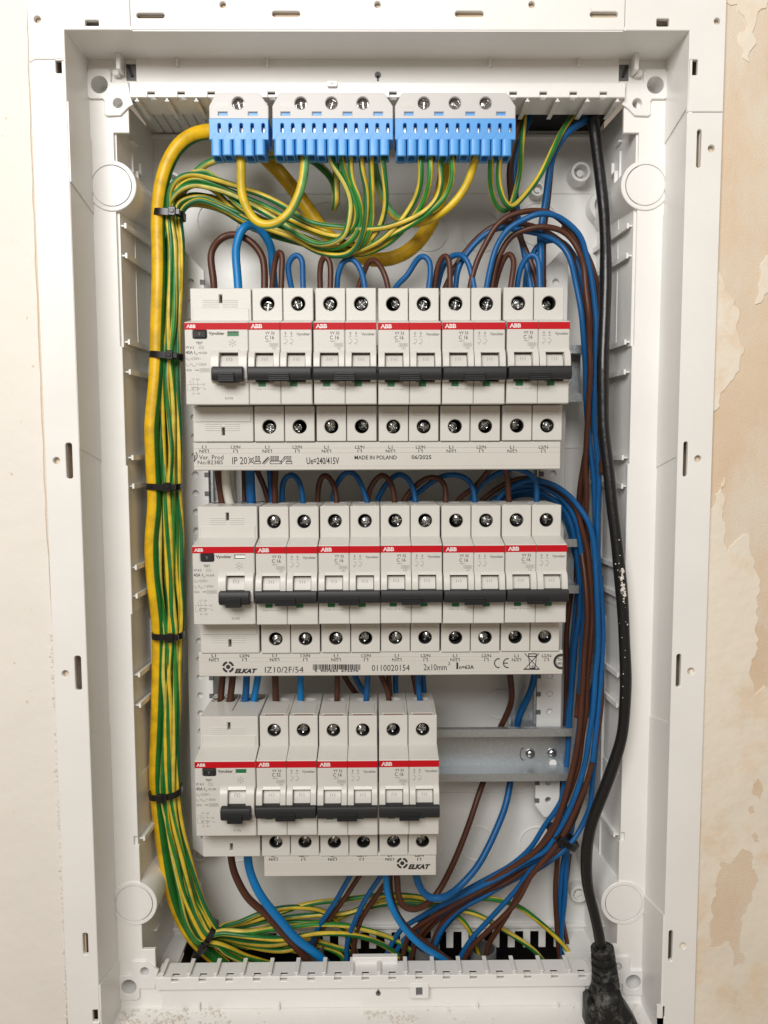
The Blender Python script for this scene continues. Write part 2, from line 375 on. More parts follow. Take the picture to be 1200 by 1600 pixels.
# chips and pits in the paint left of the box
rn = random.Random(31)
for k in range(26):
    px = rn.uniform(4, 86); py = rn.uniform(40, 1580); p = W(px, py, YW); r_ = rn.uniform(0.25, 0.9)
    mb = MB(); mb.prism([(p.x+r_*rn.uniform(.5, 1.2)*math.cos(a_), p.z+1.3*r_*rn.uniform(.5, 1.2)*math.sin(a_)) for a_ in [j*math.pi/4 for j in range(8)]], (), YW-0.78, YW-0.6)
    build(mb, 'paint_chip', 'plaster' if k % 3 == 0 else 'filler', wl, smooth=20)
for (x0, y0, x1, y1) in ((96, 1180, 101, 1330), (103, 1345, 104, 1440), (84, 1020, 88, 1110), (60, 250, 70, 262)):
    mb = MB(); n_ = 14; l = [(x0+(x1-x0)*j/n_+rn.uniform(-1.2, 1.2), y0+(y1-y0)*j/n_) for j in range(n_+1)]
    mb.line([(W(a_, b_, YW).x, W(a_, b_, YW).z) for a_, b_ in l], 0.28, YW-0.74); build(mb, 'hairline_crack', 'plaster', wl, smooth=0)
# filler smear along the left frame edge
mb = MB(); rn = random.Random(5)
def blob(mb, x, y, z, r, rn, fl=0.5):
    vs = []; 
    for la in (-0.8, 0, 0.8):
        for k in range(6):
            t = k*math.pi/3+rn.random()*0.6; rr = r*math.cos(la)*rn.uniform(0.7, 1.25); vs.append((x+rr*math.cos(t), y+r*fl*math.sin(la)*-1, z+rr*math.sin(t)))
    fs = [(j*6+k, j*6+(k+1) % 6, (j+1)*6+(k+1) % 6, (j+1)*6+k) for j in (0, 1) for k in range(6)]+[tuple(range(6)), tuple(range(12, 18))]
    mb.add(vs, fs)
for k in range(330):
    py = rn.uniform(990, 1600); px = 83+(py-990)*0.042+rn.gauss(0, 2.4)
    if 1110 < py < 1180 and rn.random() < 0.6: continue
    p = W(px, py, YW); blob(mb, p.x, YW-0.8, p.z, rn.uniform(0.25, 1.3), rn)
build(mb, 'plaster_crumbs', 'plasterbit', wl, smooth=0, kind='stuff')

# ------------------------------------------------------------ the enclosure
box = thing('distribution_box', 'white plastic flush wall enclosure holding three rows of circuit breakers, cover removed', 'fuse box', (1.5, 5, -65))
FX0, FX1, FZ1, FZ0 = -164.5, 167.5, 221.0, -352.0      # opening
OX0, OX1, OZ1, OZ0 = -183.5, 186.8, 246.0, -385.0      # outer edge of the flange
YF, YL, YB = 5.0, 38.0, 100.0
def hpx(x0, y0, x1, y1, r=0): 
    a = W(x0, y1, YF); b = W(x1, y0, YF); return rrect(a.x, a.z, b.x, b.z, r, 4)
def cpx(x, y, r, Y=YF):
    p = W(x, y, Y); return circ(p.x, p.z, r*W(601, y, Y).x-r*W(600, y, Y).x, 18)
xj0 = W(203, 20, YF).x; xj1 = W(977, 20, YF).x; zj = W(100, 96, YF).z; zj2 = W(1100, 175, YF).z
fl = []
fl.append(([(xj0+0.15, OZ1), (xj0+0.15, FZ1), (xj1-0.15, FZ1), (xj1-0.15, OZ1)],
   [hpx(213, 20, 257, 28, 1.4), hpx(425, 17, 469, 26, 1.4), hpx(711, 17, 756, 26, 1.4), hpx(922, 18, 966, 27, 1.4), cpx(348, 7, 5), cpx(590, 7, 5), cpx(831, 7, 5)]))
fl.append(([(OX0, OZ1), (OX0, zj-0.5), (OX0+3, zj+1.2), (FX0, zj+1.2), (FX0, FZ1), (xj0-0.15, FZ1), (xj0-0.15, OZ1)], [hpx(133, 31, 154, 44, .6), cpx(58, 30, 5.5)]))
fl.append(([(OX1, OZ1), (xj1+0.15, OZ1), (xj1+0.15, FZ1), (FX1, FZ1), (FX1, zj2+0.2), (OX1, zj2+0.2)], [hpx(1026, 29, 1046, 41, .6), cpx(1121, 33, 5), hpx(1077.5, 93, 1091, 117, .6)]))
fl.append(([(OX0, zj-0.8), (OX0, OZ0), (FX0, OZ0), (FX0, zj+0.9), (OX0+3, zj+0.9)],
   [hpx(87, 94, 99, 114, .6), hpx(104, 692, 112, 748, 1.3), cpx(88, 720, 5.5), hpx(118, 1025, 126, 1079, 1.3), cpx(102, 1053, 5.5), hpx(130, 1458, 137, 1492, 1.2), hpx(145, 1578, 156, 1597, .6)]))
fl.append(([(OX1, zj2-0.2), (FX1, zj2-0.2), (FX1, OZ0), (OX1, OZ0)],
   [hpx(1088, 202, 1097, 262, 1.4), cpx(1112, 232, 5.5), hpx(1067, 690, 1075.5, 745, 1.4), cpx(1091, 717, 5.5), hpx(1056, 1022, 1065, 1074, 1.4), cpx(1080, 1049, 5.5), hpx(1044, 1454, 1052, 1502, 1.3), cpx(1067, 1478, 5.0), hpx(1027, 1573, 1039, 1590, .6)]))
for o, h in fl:
    mb = MB(); mb.prism(o, h, YF, YF+2.4, c=0.35); build(mb, 'flange', 'box', box, smooth=20)
# reveal: the walls from the flange back to the ledge, in overlapping panels
def quadslab(mb, a, b, c, d, t):      # four points, thickness vector t
    v = [Vector(p) for p in (a, b, c, d)]; v += [p+Vector(t) for p in v]
    mb.add(v, [(0, 1, 2, 3), (4, 5, 6, 7), (0, 1, 5, 4), (1, 2, 6, 5), (2, 3, 7, 6), (3, 0, 4, 7)])
def seg(side, cuts, offs):
    x = FX0 if side < 0 else FX1
    for i in range(len(cuts)-1):
        za, zb = cuts[i], cuts[i+1]; s = side; xo = x+offs[i]*s
        mb = MB(); sl = 9 if i else 0; sl2 = 9 if i < len(cuts)-2 else 0
        quadslab(mb, (xo, YF+0.4, za), (xo, YF+0.4, zb), (xo-0.2*s, YL+3, zb-sl2*0.9), (xo-0.2*s, YL+3, za-sl*0.9), (2.0*s, 0, 0))
        build(mb, 'reveal_panel', 'box', box, smooth=0)
zl = [FZ1+2]+[W(100, y, YF).z for y in (158, 283, 700, 1148, 1540)]+[OZ0]
seg(-1, zl, [0, -0.7, -0.1, 0.4, 0.0, -0.9])
zr = [FZ1+2]+[W(1078, y, YF).z for y in (165, 287, 712, 1130, 1430)]+[OZ0]
seg(1, zr, [0, 0.7, 0.2, 0.6, 0.1, -0.8])
for (x0, x1, o) in ((FX0-1, xj0+1.5, 0.0), (xj0+1.0, xj1-1.0, -0.5), (xj1-1.5, FX1+1, 0.0)):
    mb = MB(); sl0 = 0 if x0 < FX0 else 5; sl1 = 0 if x1 > FX1 else -5
    quadslab(mb, (x0, YF+0.4, FZ1+o), (x1, YF+0.4, FZ1+o), (x1+sl1*0, YL+3, FZ1+0.6+o), (x0, YL+3, FZ1+0.6+o), (0, 0, 2.0))
    build(mb, 'reveal_panel', 'box', box, smooth=0)
mb = MB(); quadslab(mb, (FX0-1, YF+0.4, FZ0), (FX1+1, YF+0.4, FZ0), (FX1+1, YL+3, FZ0-0.5), (FX0-1, YL+3, FZ0-0.5), (0, 0, -2)); build(mb, 'reveal_panel', 'box', box, smooth=0)

# ledge with its inner opening
def edge_pts(l): return [(W(a, b, YL).x, W(a, b, YL).z) for a, b in l]
KO = [(W(175, 291, YL), 14.3), (W(1008, 290, YL), 14.3), (W(210, 1411, YL), 14.3), (W(974, 1410, YL), 14.3)]
IL, IR = -150.0, 151.6
inner = [(IL+8, 186), (IL+8, 181.5), (IL-1, 181.5), (IL-1, 60), (IL+0.2, 60), (IL+0.2, -10), (IL+1.2, -10), (IL+1.2, -100), (IL+0.4, -100), (IL+0.4, -205), (IL+0.4, -240), (IL-2.2, -240), (IL-2.2, -246), (IL+1.0, -246), (IL+1.0, -314), (IL+9, -314), (IL+9, -330),
         (IR-9, -330), (IR-9, -314), (IR-1.0, -314), (IR-1.0, -246), (IR+2.2, -246), (IR+2.2, -240), (IR-0.4, -240), (IR-0.4, -100), (IR-1.2, -100), (IR-1.2, -10), (IR-0.2, -10), (IR-0.2, 60), (IR+1, 60), (IR+1, 181.5), (IR-8, 181.5), (IR-8, 186), (IR-8, 205), (IL+8, 205)]
mb = MB(); mb.prism([(FX0-3, FZ0-2), (FX1+3, FZ0-2), (FX1+3, FZ1+2), (FX0-3, FZ1+2)], [inner]+[circ(a_ if s_ < 0 else 3.2-a_, b_ if t_ > 0 else -130.4-b_, r_+0.2, 24) for p_, r_ in ((W(155, 132, YL-1.5), 4.8), (W(184, 161, YL-1.5), 2.8)) for a_, b_ in [(p_.x, p_.z)] for s_ in (-1, 1) for t_ in (-1, 1)], YL, YL+2.2, c=0.25)
build(mb, 'ledge', 'box', box, smooth=20)
for k, (p, r) in enumerate(KO):
    mb = MB(); yb = YB-4
    mb.lathe(p.x, p.z, [(0.001, YL-0.9), (11.2, YL-0.9), (11.3, YL-0.75), (11.3, YL+1.5), (11.85, YL+1.5), (11.85, YL-0.75), (12.0, YL-0.9), (r-0.4, YL-0.9), (r, YL-0.5), (r, yb)], 48)
    build(mb, 'knockout_boss', 'boxin', box, smooth=30)
for px, py in ((185, 738), (188, 915)):
    p = W(px, py, YL); mb = MB(); mb.ring(p.x, p.z, 4.2, 0.25, YL-0.12, YL+1, 30); build(mb, 'moulded_ring', 'box', box, smooth=30)

# corner plates
def corner_plate(sx, sz):
    # local mirrored coordinates measured on the top left one
    def T(l): return [(W(x, y, YL-1.5).x, W(x, y, YL-1.5).z) for x, y in l]
    top = T([(136, 112), (139, 107), (168, 107), (173, 112), (173, 128), (200, 128), (204, 152), (208, 163), (200, 168), (188, 180), (167, 181), (163, 178), (163, 158), (160, 154), (140, 154), (136, 150)])
    b = (W(155, 132, YL-1.5), W(184, 161, YL-1.5))
    cx = 1.6; cz = -65.2
    mp = lambda x, z: (x if sx < 0 else 2*cx-x, z if sz > 0 else 2*cz-z)
    out = [mp(*p) for p in top]
    h1 = [mp(*p) for p in circ(b[0].x, b[0].z, 4.8, 26)]; h2 = [mp(*p) for p in circ(b[1].x, b[1].z, 2.8, 22)]
    mb = MB(); mb.prism(out, [h1, h2], YL-1.6, YL+0.2, c=0.3)
    build(mb, 'corner_plate', 'boxin', box, smooth=25)
    for q, r, dd in ((b[0], 4.8, 12), (b[1], 2.8, 6)):
        x, z = mp(q.x, q.z); mb = MB(); mb.lathe(x, z, [(r+1, YL-1.3), (r+0.02, YL-1.2), (r*0.96, YL+dd), (0.001, YL+dd)], 26, caps=False)
        build(mb, 'socket', 'boxin', box, smooth=30, recalc=True)
for sx in (-1, 1):
    for sz in (-1, 1): corner_plate(sx, sz)
# latches beside the top corners
for s in (-1, 1):
    mp = lambda x: x if s < 0 else 3.2-x
    a = W(187, 92, YL); b = W(213, 128, YL)
    mb = MB(); xa, xb = sorted((mp(a.x+0.5), mp(a.x+3.0))); mb.box(xa, xb, YL-9, YL, b.z+3, a.z-0.5, 0.4)
    xa, xb = sorted((mp(a.x-3), mp(a.x+0.6))); mb.box(xa, xb, YL-4, YL, b.z+2, b.z+5, 0.3)
    build(mb, 'latch', 'boxin', box, smooth=25)
    mb = MB(); xa, xb = sorted((mp(a.x+3.6), mp(b.x+0.2))); mb.box(xa, xb, YL-0.3, YL+0.4, b.z+0.6, a.z-3, 0.1)
    build(mb, 'latch_pocket', 'conduit', box, smooth=25)
    mb = MB(); x0 = mp(a.x+4.0); x1 = mp(a.x+8.0); z1 = a.z-3.6
    mb.prism([(x0, z1), (x0+(1.6 if s < 0 else -1.6), z1), (x1, z1-6.5), (x1-(1.6 if s < 0 else -1.6), z1-6.5)], (), YL-1.6, YL-0.2, c=0.2)
    build(mb, 'latch_spring', 'ink', box, smooth=25)

# side walls behind the ledge, with their tee ribs
def side_wall(s):
    xe = IL if s < 0 else IR; xb = -145.5 if s < 0 else 146.8
    cuts = [205, 150, 60, -10, -100, -205, -352]; of = [0, -0.5, 0.6, 0.0, 0.8, 0.2]
    for i in range(6):
        mb = MB(); o = of[i]*s
        quadslab(mb, (xe+o*1.0, YL+2, cuts[i]), (xe+o, YL+2, cuts[i+1]), (xb+o*0.5, YB, cuts[i+1]), (xb+o*0.5, YB, cuts[i]), (2.2*s, 0, 0))
        build(mb, 'side_wall', 'boxin', box, smooth=0)
    pys = (350, 397, 533, 580, 715, 760, 888, 933, 1057, 1105, 1320)
    px0 = 187 if s < 0 else 990
    for py in pys:
        z = W(px0, py, YL).z; z = z if py < 1300 else -243
        mb = MB()
        quadslab(mb, (xe-0.3*s, YL+3.5, z-0.45), (xe-3.6*s, YL+3.5, z-0.45), (xb-2.6*s, YB, z-0.45), (xb+0.5*s, YB, z-0.45), (0, 0, 0.9))
        quadslab(mb, (xe-2.6*s, YL+3.2, z-1.5), (xe-3.8*s, YL+3.2, z-1.5), (xb-3.0*s, YB, z-1.5), (xb-2.2*s, YB, z-1.5), (0, 0, 3.0))
        build(mb, 'tee_rib', 'boxin', box, smooth=0)
    for (y0, y1, z0, z1) in ((62, 63.0, 62, 180), (80, 80.8, -90, 55), (72, 73, -300, -110)):
        mb = MB(); t = (y0-YL)/(YB-YL); x = xe+(xb-xe)*t
        mb.box(min(x-0.8*s, x+1*s), max(x-0.8*s, x+1*s), y0, y1, z0, z1); build(mb, 'wall_bead', 'boxin', box, smooth=0)
    # L shaped lug
    for sz in (1, -1):
        zc = 170 if sz > 0 else -2*65.2-170
        mb = MB(); x = xe+(xb-xe)*0.35
        m2 = lambda z: zc+sz*(z)
        def bb(y0, y1, za, zb):
            za, zb = sorted((m2(za), m2(zb))); mb.box(min(x, x-2.5*s), max(x, x-2.5*s), y0, y1, za, zb, 0.2)
        bb(52, 68, -9.5, -8.3); bb(66.8, 68, -8.3, -1); bb(66.8, 74, -1, 0.2); bb(73, 74.2, 0.2, 7); bb(60, 68, 15, 16)
        build(mb, 'moulded_lug', 'boxin', box, smooth=0)
side_wall(-1); side_wall(1)

# back panel, its open cable slot at the bottom and moulded marks
mb = MB()
out = [(-150, 212), (150, 212), (150, -318)]
x = 134
bp = [(-150, 212), (-150, -318), (-134, -318)]
teeth = [(-134, -318), (-134, -311)]
mb.prism([(-150, -345), (150, -345), (150, 212), (-150, 212)], (), YB, YB+2); build(mb, 'back_panel', 'boxin', box, smooth=0)
for za in (201.5, -341):
    mb = MB(); mb.box(-147, 148, YB-3, YB+0.5, za, za+2.5, 0.4); build(mb, 'back_bead', 'boxin', box, smooth=20)
for xa, xb in ((-150, -135), (127, 150)):
    mb = MB(); mb.box(xa, xb, 47, YB, -346.5, -344.5, 0.3); build(mb, 'floor_plate', 'boxin', box, smooth=20)
for k in range(24):
    xx = -128+k*11.0; mb = MB(); mb.box(xx, xx+5, YB-2.0, YB-0.4, -356, -344, 0.3); build(mb, 'slot_tooth', 'boxin', box, smooth=20)
for px, py, r in ((340, 345, 31), (510, 348, 31), (753, 362, 30), (670, 362, 29), (841, 350, 32), (745, 1318, 29), (838, 1318, 28), (668, 1318, 29), (370, 1318, 30), (590, 900, 30), (345, 640, 28), (780, 1100, 24)):
    p = W(px, py, YB); mb = MB(); mb.ring(p.x, p.z, r/2.32, 0.7, YB-0.7, YB+0.5, 40); build(mb, 'knockout_ring', 'boxin', box, smooth=30)
for px, py, r, d in ((908, 268, 6.3, 12), (840, 295, 4.6, 8), (268, 283, 6, 12), (905, 1398, 6, 8), (312, 1337, 4.5, 5), (300, 1392, 5.5, 8), (948, 320, 11, 10)):
    p = W(px, py, YB-d); mb = MB()
    mb.lathe(p.x, p.z, [(r+0.4, YB+0.5), (r, YB-d+0.4), (r-0.3, YB-d), (r*0.72, YB-d), (r*0.66, YB-d*0.4), (r*0.36, YB-d*0.4), (r*0.34, YB-d*0.75), (0.001, YB-d*0.75)], 28)
    build(mb, 'screw_boss', 'boxin', box, smooth=30)
mb = MB()
for py in (302, 700, 1052, 1240): z = W(600, py, YB).z; mb.box(-145, 146, YB-0.6, YB+0.5, z-0.5, z+0.5)
build(mb, 'panel_bead', 'boxin', box, smooth=0)
mb = MB(); a = W(398, 252, YB); b = W(560, 302, YB)
mb.line([(a.x, a.z), (b.x, a.z), (b.x, b.z), (a.x, b.z), (a.x, a.z)], 0.35, YB-0.15)
put_text(mb, 'MATERIALS', a.x+3, b.z+4, 48, 6, YB-0.15); build(mb, 'moulded_text', 'box', box, smooth=0)
# closing panels: black sheets painted as the cavity's shade below, walls above
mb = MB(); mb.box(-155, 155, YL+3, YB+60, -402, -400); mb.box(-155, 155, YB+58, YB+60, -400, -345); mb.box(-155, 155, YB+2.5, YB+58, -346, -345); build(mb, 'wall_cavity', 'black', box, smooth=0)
mb = MB(); mb.box(-155, 155, YL+3, YB+2, 226, 228); build(mb, 'top_wall', 'boxin', box, smooth=0)
mb = MB(); mb.box(-148, 148, YB-1, YB+2, 208, 226); build(mb, 'top_wall', 'boxin', box, smooth=0)

# trays carrying the cable entries: top and bottom
TZ = 199.0
def tray(sz, x0, x1, notch, ribs, YR):
    cz = -65.2; m = (lambda z: z) if sz > 0 else (lambda z: 2*cz-z-(0.0))
    zt, zb = 207.2, TZ            # front lip
    YT = 33.0
    t = thing_part = None
    out = [(x0, m(zt)), (x0, m(zb))]
    pts = []
    for (nx, nw) in sorted(notch): pts += [(nx-nw/2, m(zb)), (nx-nw/2, m(zb+3.0)), (nx+nw/2, m(zb+3.0)), (nx+nw/2, m(zb))]
    out = [(x0, m(zt)), (x0, m(zb))]+pts+[(x1, m(zb)), (x1, m(zt))]
    mb = MB(); mb.prism(out, (), YT, YT+1.8, c=0.3); build(mb, 'tray_lip', 'boxin', box, smooth=20)
    za, zc_ = sorted((m(zb+0.4), m(zb+1.9)))
    # sloping tray floor with square notches near the lip
    hs = [rrect(nx-nw/2, YT+0.2, nx+nw/2, YT+4.4) for nx, nw in notch]
    mb = MB(); mb.prism(rrect(x0+0.5, YT+1.2, x1-0.5, YR), [rrect(nx-nw/2, YT+1.9, nx+nw/2, YT+5) for nx, nw in notch], za, zc_, axis='z', c=0.2); build(mb, 'tray_floor', 'boxin', box, smooth=20)
    for rx in ribs:
        mb = MB(); z0, z1 = sorted((m(zb+1), m(zb-1.6))); mb.box(rx-0.55, rx+0.55, YT+1.0, YR+1, z0, z1, 0.15)
        z0, z1 = sorted((m(zb-1.2), m(zb-2.0))); mb.box(rx-1.3, rx+1.3, YT+0.9, YR+1, z0, z1, 0.2)
        build(mb, 'tray_rib', 'greyrib', box, smooth=20)
    # band between ledge top and tray
    z0, z1 = sorted((m(206.5), m(222)))
    mb = MB(); mb.box(x0+3, x1-3, YL-2.2, YL+1, z0, z1, 0.3); build(mb, 'top_band' if sz > 0 else 'bottom_band', 'boxin', box, smooth=20)
xs = lambda l, Y, y: [W(a, y, Y).x for a in l]
tray(1, W(203, 150, 33).x, W(977, 150, 33).x, [(a, 4.2) for a in xs([236, 283, 330, 424, 614, 802, 849, 896, 943], 33, 152)], xs([213, 260, 306, 354, 401, 448, 589, 636, 683, 731, 825, 872, 919, 966], 33, 155), 57)
tray(-1, W(243, 1550, 33).x, W(924, 1550, 33).x, [(a, 4.4) for a in xs([273, 316, 358, 401, 443, 486, 528, 571, 613, 655, 698, 740, 782, 825, 867, 910], 33, 1532)], xs([252, 294, 336, 378, 421, 463, 506, 549, 592, 634, 677, 719, 761, 804, 847, 890, 925], 33, 1530), 47.5)
# louvred plate above the left of the top opening, painted black shade at right
mb = MB(); mb.box(-146, 79, 57, YB, 206.0, 207.5); build(mb, 'louvre_plate', 'boxin', box, smooth=0)
k = 0
xx = -143
while xx < 79:
    mb = MB(); mb.box(xx, xx+5.4, 58.5, YB-1, 204.8, 206.1, 0.3); build(mb, 'louvre', 'conduit' if 0 else 'boxin', box, smooth=0); xx += 6.2
mb = MB(); mb.box(80, 146, 60, YB, 207, 208); build(mb, 'top_void', 'black', box, smooth=0)  # black sheet paints the darkness of the open slots
for k in range(6):
    xx = 82+k*11.5; mb = MB(); mb.box(xx, xx+4, 58.2, 66, 203.5, 206.8, 0.3); build(mb, 'slot_tooth', 'boxin', box, smooth=20)
# small clips on the bands
def band_rib(px, py0, py1, Yb):
    a = W(px, py0, Yb); mb = MB(); b = W(px, py1, Yb)
    mb.box(a.x-0.7, a.x+0.7, Yb-2.6, Yb+3, b.z, a.z, 0.25); build(mb, 'band_rib', 'greyrib', box, smooth=20)
for px in (277, 418, 765, 904): band_rib(px, 76, 106, YL-2)
for px in (312, 436, 745, 870): band_rib(px, 1564, 1596, YL-2)
mb = MB(); a = W(586, 118, YL-2.4); mb.lathe(a.x+1.6, a.z+0.3, [(0.001, YL-2.6), (1.8, YL-2.6), (1.8, YL-2)], 18); mb.box(a.x+1.0, a.x+2.2, YL-2.6, YL-2, a.z-3, a.z); build(mb, 'keyhole', 'conduit', box, smooth=20)
mb = MB(); a = W(591, 1552, YL-2.4); mb.lathe(a.x, a.z, [(0.001, YL-2.6), (1.6, YL-2.6), (1.6, YL-2)], 18); mb.box(a.x-.5, a.x+.5, YL-2.6, YL-2, a.z, a.z+2.4); build(mb, 'keyhole', 'conduit', box, smooth=20)
for (px, py, wd, hh) in ((519, 132, 15, 8), (655, 1548, 31, 22)):
    a = W(px, py, 32.5); k_ = 1/2.62
    mb = MB(); w2 = wd*k_; h2 = hh*k_
    mb.prism(rrect(a.x-w2/2, a.z-h2/2, a.x+w2/2, a.z+h2/2, 0.8), [rrect(a.x-w2/2+w2*0.33, a.z-h2/2+1.6, a.x+w2/2-w2*0.33, a.z+h2/2-1.3)], 31.2, 33.3, c=0.25)
    build(mb, 'clip_frame', 'boxin', box, smooth=20)
    mb = MB(); mb.box(a.x-w2*0.2, a.x+w2*0.2, 32.6, 33.4, a.z-h2/2+1, a.z+h2/2-1); build(mb, 'clip_slot', 'conduit', box, smooth=0)
a = W(551, 1486, 50); mb = MB(); mb.box(a.x, a.x+29, 45, 49, a.z-8, a.z-1, 0.4); build(mb, 'tray_tab', 'boxin', box, smooth=20)
# plaster dust and crumbs on the bottom reveal
mb = MB(); rn = random.Random(11)
hubs = [(FX0+rn.uniform(3, 60), rn.uniform(YF+3, YL-5)) for _ in range(9)]+[(FX1-rn.uniform(5, 30), rn.uniform(YF+3, YL-5)) for _ in range(4)]+[(rn.uniform(FX0+60, FX1-40), rn.uniform(YF+3, YL-5)) for _ in range(4)]
for k in range(620):
    s = rn.random()
    if s < 0.62: x_ = FX0+2+abs(rn.gauss(0, 26))
    elif s < 0.8: x_ = max(FX0+3, FX1-4-abs(rn.gauss(0, 16)))
    else: x_ = rn.uniform(FX0+3, FX1-3)
    y_ = rn.uniform(YF+2, YL-3)
    if k % 3: hb = hubs[rn.randrange(len(hubs))]; x_ = min(FX1-4, max(FX0+3, hb[0]+rn.gauss(0, 4))); y_ = min(YL-3, max(YF+2, hb[1]+rn.gauss(0, 2.5)))
    blob(mb, x_, y_, FZ0+0.3, rn.choice((0.3, 0.5, 0.8, 1.3)), rn, 0.4)
me = build(mb, 'plaster_crumbs', 'plasterbit', None, smooth=0, org=(0, 20, FZ0), kind='stuff')
me['label'] = 'pale plaster crumbs and dust lying on the bottom sill of the enclosure'; me['category'] = 'debris'

# ------------------------------------------------------------ mounting strips, steel uprights, rails
def strip(label, x0, x1, z0, z1, topcut, botcut, s):
    t = thing('mounting_strip', label, 'bracket', ((x0+x1)/2, 84, z0), 'perforated plastic mounting strips')
    out = [(x0, z0+(12 if botcut else 0)), (x1 if botcut and s < 0 else x1, z0+(12 if botcut else 0)), (x1, z1-10), (x0, z1-10)]
    if s > 0: out = [(x0, z0+8), (x0+6, z0), (x0+9, z0), (x1, z0+6), (x1, z1-3), (x1-3, z1), (x1-5, z1), (x0, z1-12)]
    else: out = [(x0, z0+6), (x1-9, z0), (x1-6, z0), (x1, z0+8), (x1, z1-12), (x0+5, z1), (x0+3, z1), (x0, z1-3)]
    hs = []; z = z1-19; inx = x0 if s > 0 else x1
    k = 0
    while z > z0+12:
        hs.append(circ((x0+x1)/2-0.5*s*-1, z, 2.1, 16)); k += 1; z -= 12.3
    mb = MB(); mb.prism(out, hs, 80, 83, c=0.3); build(mb, 'strip_plate', 'boxin', t, smooth=25)
    z = z1-19; mb = MB()
    while z > z0+12:
        mb.box((inx-0.2) if s > 0 else inx-2.6, (inx+2.6) if s > 0 else inx+0.2, 79.6, 82, z-1.6, z+1.4); z -= 12.3
    build(mb, 'notch', 'conduit', t, smooth=0)
    mb = MB(); mb.box(x0+1, x1-1, 83, 99.6, z0+14, z1-16); build(mb, 'strip_spine', 'boxin', t, smooth=0)
strip('white perforated mounting strip left of the breaker rows', -126.5, -110, W(300, 1405, 80).z+30, W(310, 393, 80).z, 1, 1, -1)
strip('white perforated mounting strip right of the breaker rows', 106.5, 123, W(860, 1277, 80).z, W(875, 393, 80).z, 1, 1, 1)
for lab, x0, x1, z0, z1 in (('galvanised steel upright behind the right end of the rails', 88, 106, -196, 8), ('galvanised steel upright behind the left end of the rails', -108.5, -100, -150, 8)):
    mb = MB(); mb.box(x0, x1, 84, 86, z0, z1, 0.4); mb.box(x0, x0+1.4, 80, 84, z0, z1); mb.box(x1-1.4, x1, 80, 84, z0, z1)
    o = build(mb, 'steel_upright', 'zinc', None, smooth=25, org=((x0+x1)/2, 86, z0)); o['label'] = lab; o['category'] = 'bracket'; o['group'] = 'steel uprights behind the rails'
def rail(label, x0, x1, zc, screws):
    t = thing('mounting_rail', label, 'rail', ((x0+x1)/2, 78, zc), 'steel mounting rails')
    # profile (y, z): lips, deep webs, base
    p = [(62, 17.5), (62, 12.4), (76, 12.4), (76, -12.4), (62, -12.4), (62, -17.5), (63.1, -17.5), (63.1, -13.5), (77.1, -13.5), (77.1, 13.5), (63.1, 13.5), (63.1, 17.5)]
    mb = MB(); mb.prism([(a, zc+b) for a, b in p], (), x0, x1, axis='x', c=0.3, c1=0.3); build(mb, 'rail_profile', 'zinc', t, smooth=20)
    for sx, sz, kind in screws:
        if kind == 'screw':
            mb = MB(); mb.lathe(sx, sz, [(0.001, 73.2), (1.6, 73.3), (2.8, 74.2), (3.2, 75.2), (3.2, 76.2)], 24); o = build(mb, 'rail_screw', 'screw', t, smooth=40)
            mb = MB(); mb.box(sx-0.3, sx+0.3, 72.9, 74, sz-1.3, sz+1.3); mb.box(sx-1.3, sx+1.3, 72.92, 74, sz-0.3, sz+0.3)
            c = MB(); c.v = mb.v; c.f = mb.f; c.m = mb.m; build(c, 'cross_slot', 'greyprint', o, smooth=0)
        else:
            mb = MB(); mb.prism(rrect(sx-2.4, sz-4.5, sx+2.4, sz+3, 2.3, 5), (), 75.7, 76.2); build(mb, 'rail_slot', 'boxin', t, smooth=20)
            mb = MB(); mb.prism(rrect(sx-3, sz-5, sx+3, sz+3.5, 2.8, 5), [rrect(sx-2.4, sz-4.5, sx+2.4, sz+3, 2.3, 5)], 75.5, 76.2); build(mb, 'slot_rim', 'zinc', t, smooth=20)
a = W(829, 1179, 74); b = W(863, 1178, 74); c_ = W(864, 1190, 75.5)
rail('bare galvanised rail beside the bottom row of breakers, two screws at its end', -114, 126.3, -199.6, [(a.x, a.z, 'screw'), (b.x, b.z, 'screw'), (c_.x, c_.z-1.5, 'slot')])
mb = MB(); p = W(816, 1179, 75); mb.arc(p.x+1.5, p.z, 4.4, 100, 260, 0.9, 75.8, 16, 0.6); build(mb, 'punched_mark', 'greyprint', bpy.data.objects['mounting_rail'], smooth=0)
rail('galvanised rail carrying the middle row of breakers', -117, 129, -75.6, [])
rail('galvanised rail carrying the top row of breakers, bright end at right', -115, 131, 46.0, [])
# ------------------------------------------------------------ circuit breakers (authored around x = left edge, Y = 0 face, z = centre)
BW = 34.3
def prof_x(mb, pts, x0, x1, c=0.15): mb.prism(pts, (), x0, x1, axis='x', c=c, c1=c)
def screw_mesh(rad=3.25, y=16.6):
    cr = []; a = 0.62; b = rad*0.66
    for k in range(4):
        t = k*math.pi/2
        for u, v in ((b, -a/2), (b, a/2), (a/2, a/2)): cr.append((u*math.cos(t)-v*math.sin(t), u*math.sin(t)+v*math.cos(t)))
    mb = MB(); mb.prism(circ(0, 0, rad, 22), [cr], y, y+1.4, c=0.22)
    mb.v = [(a_, b_+1.1*(a_*a_+c_*c_)/rad**2-0.3 if b_ < y+0.5 else b_, c_) for a_, b_, c_ in mb.v]
    mb.lathe(0, 0, [(0.001, y+1.3), (rad*0.8, y+1.3), (rad*0.8, y+2.2)], 12)
    return mb.mesh('terminal_screw', 'screw', smooth=30)
SCREW = screw_mesh()
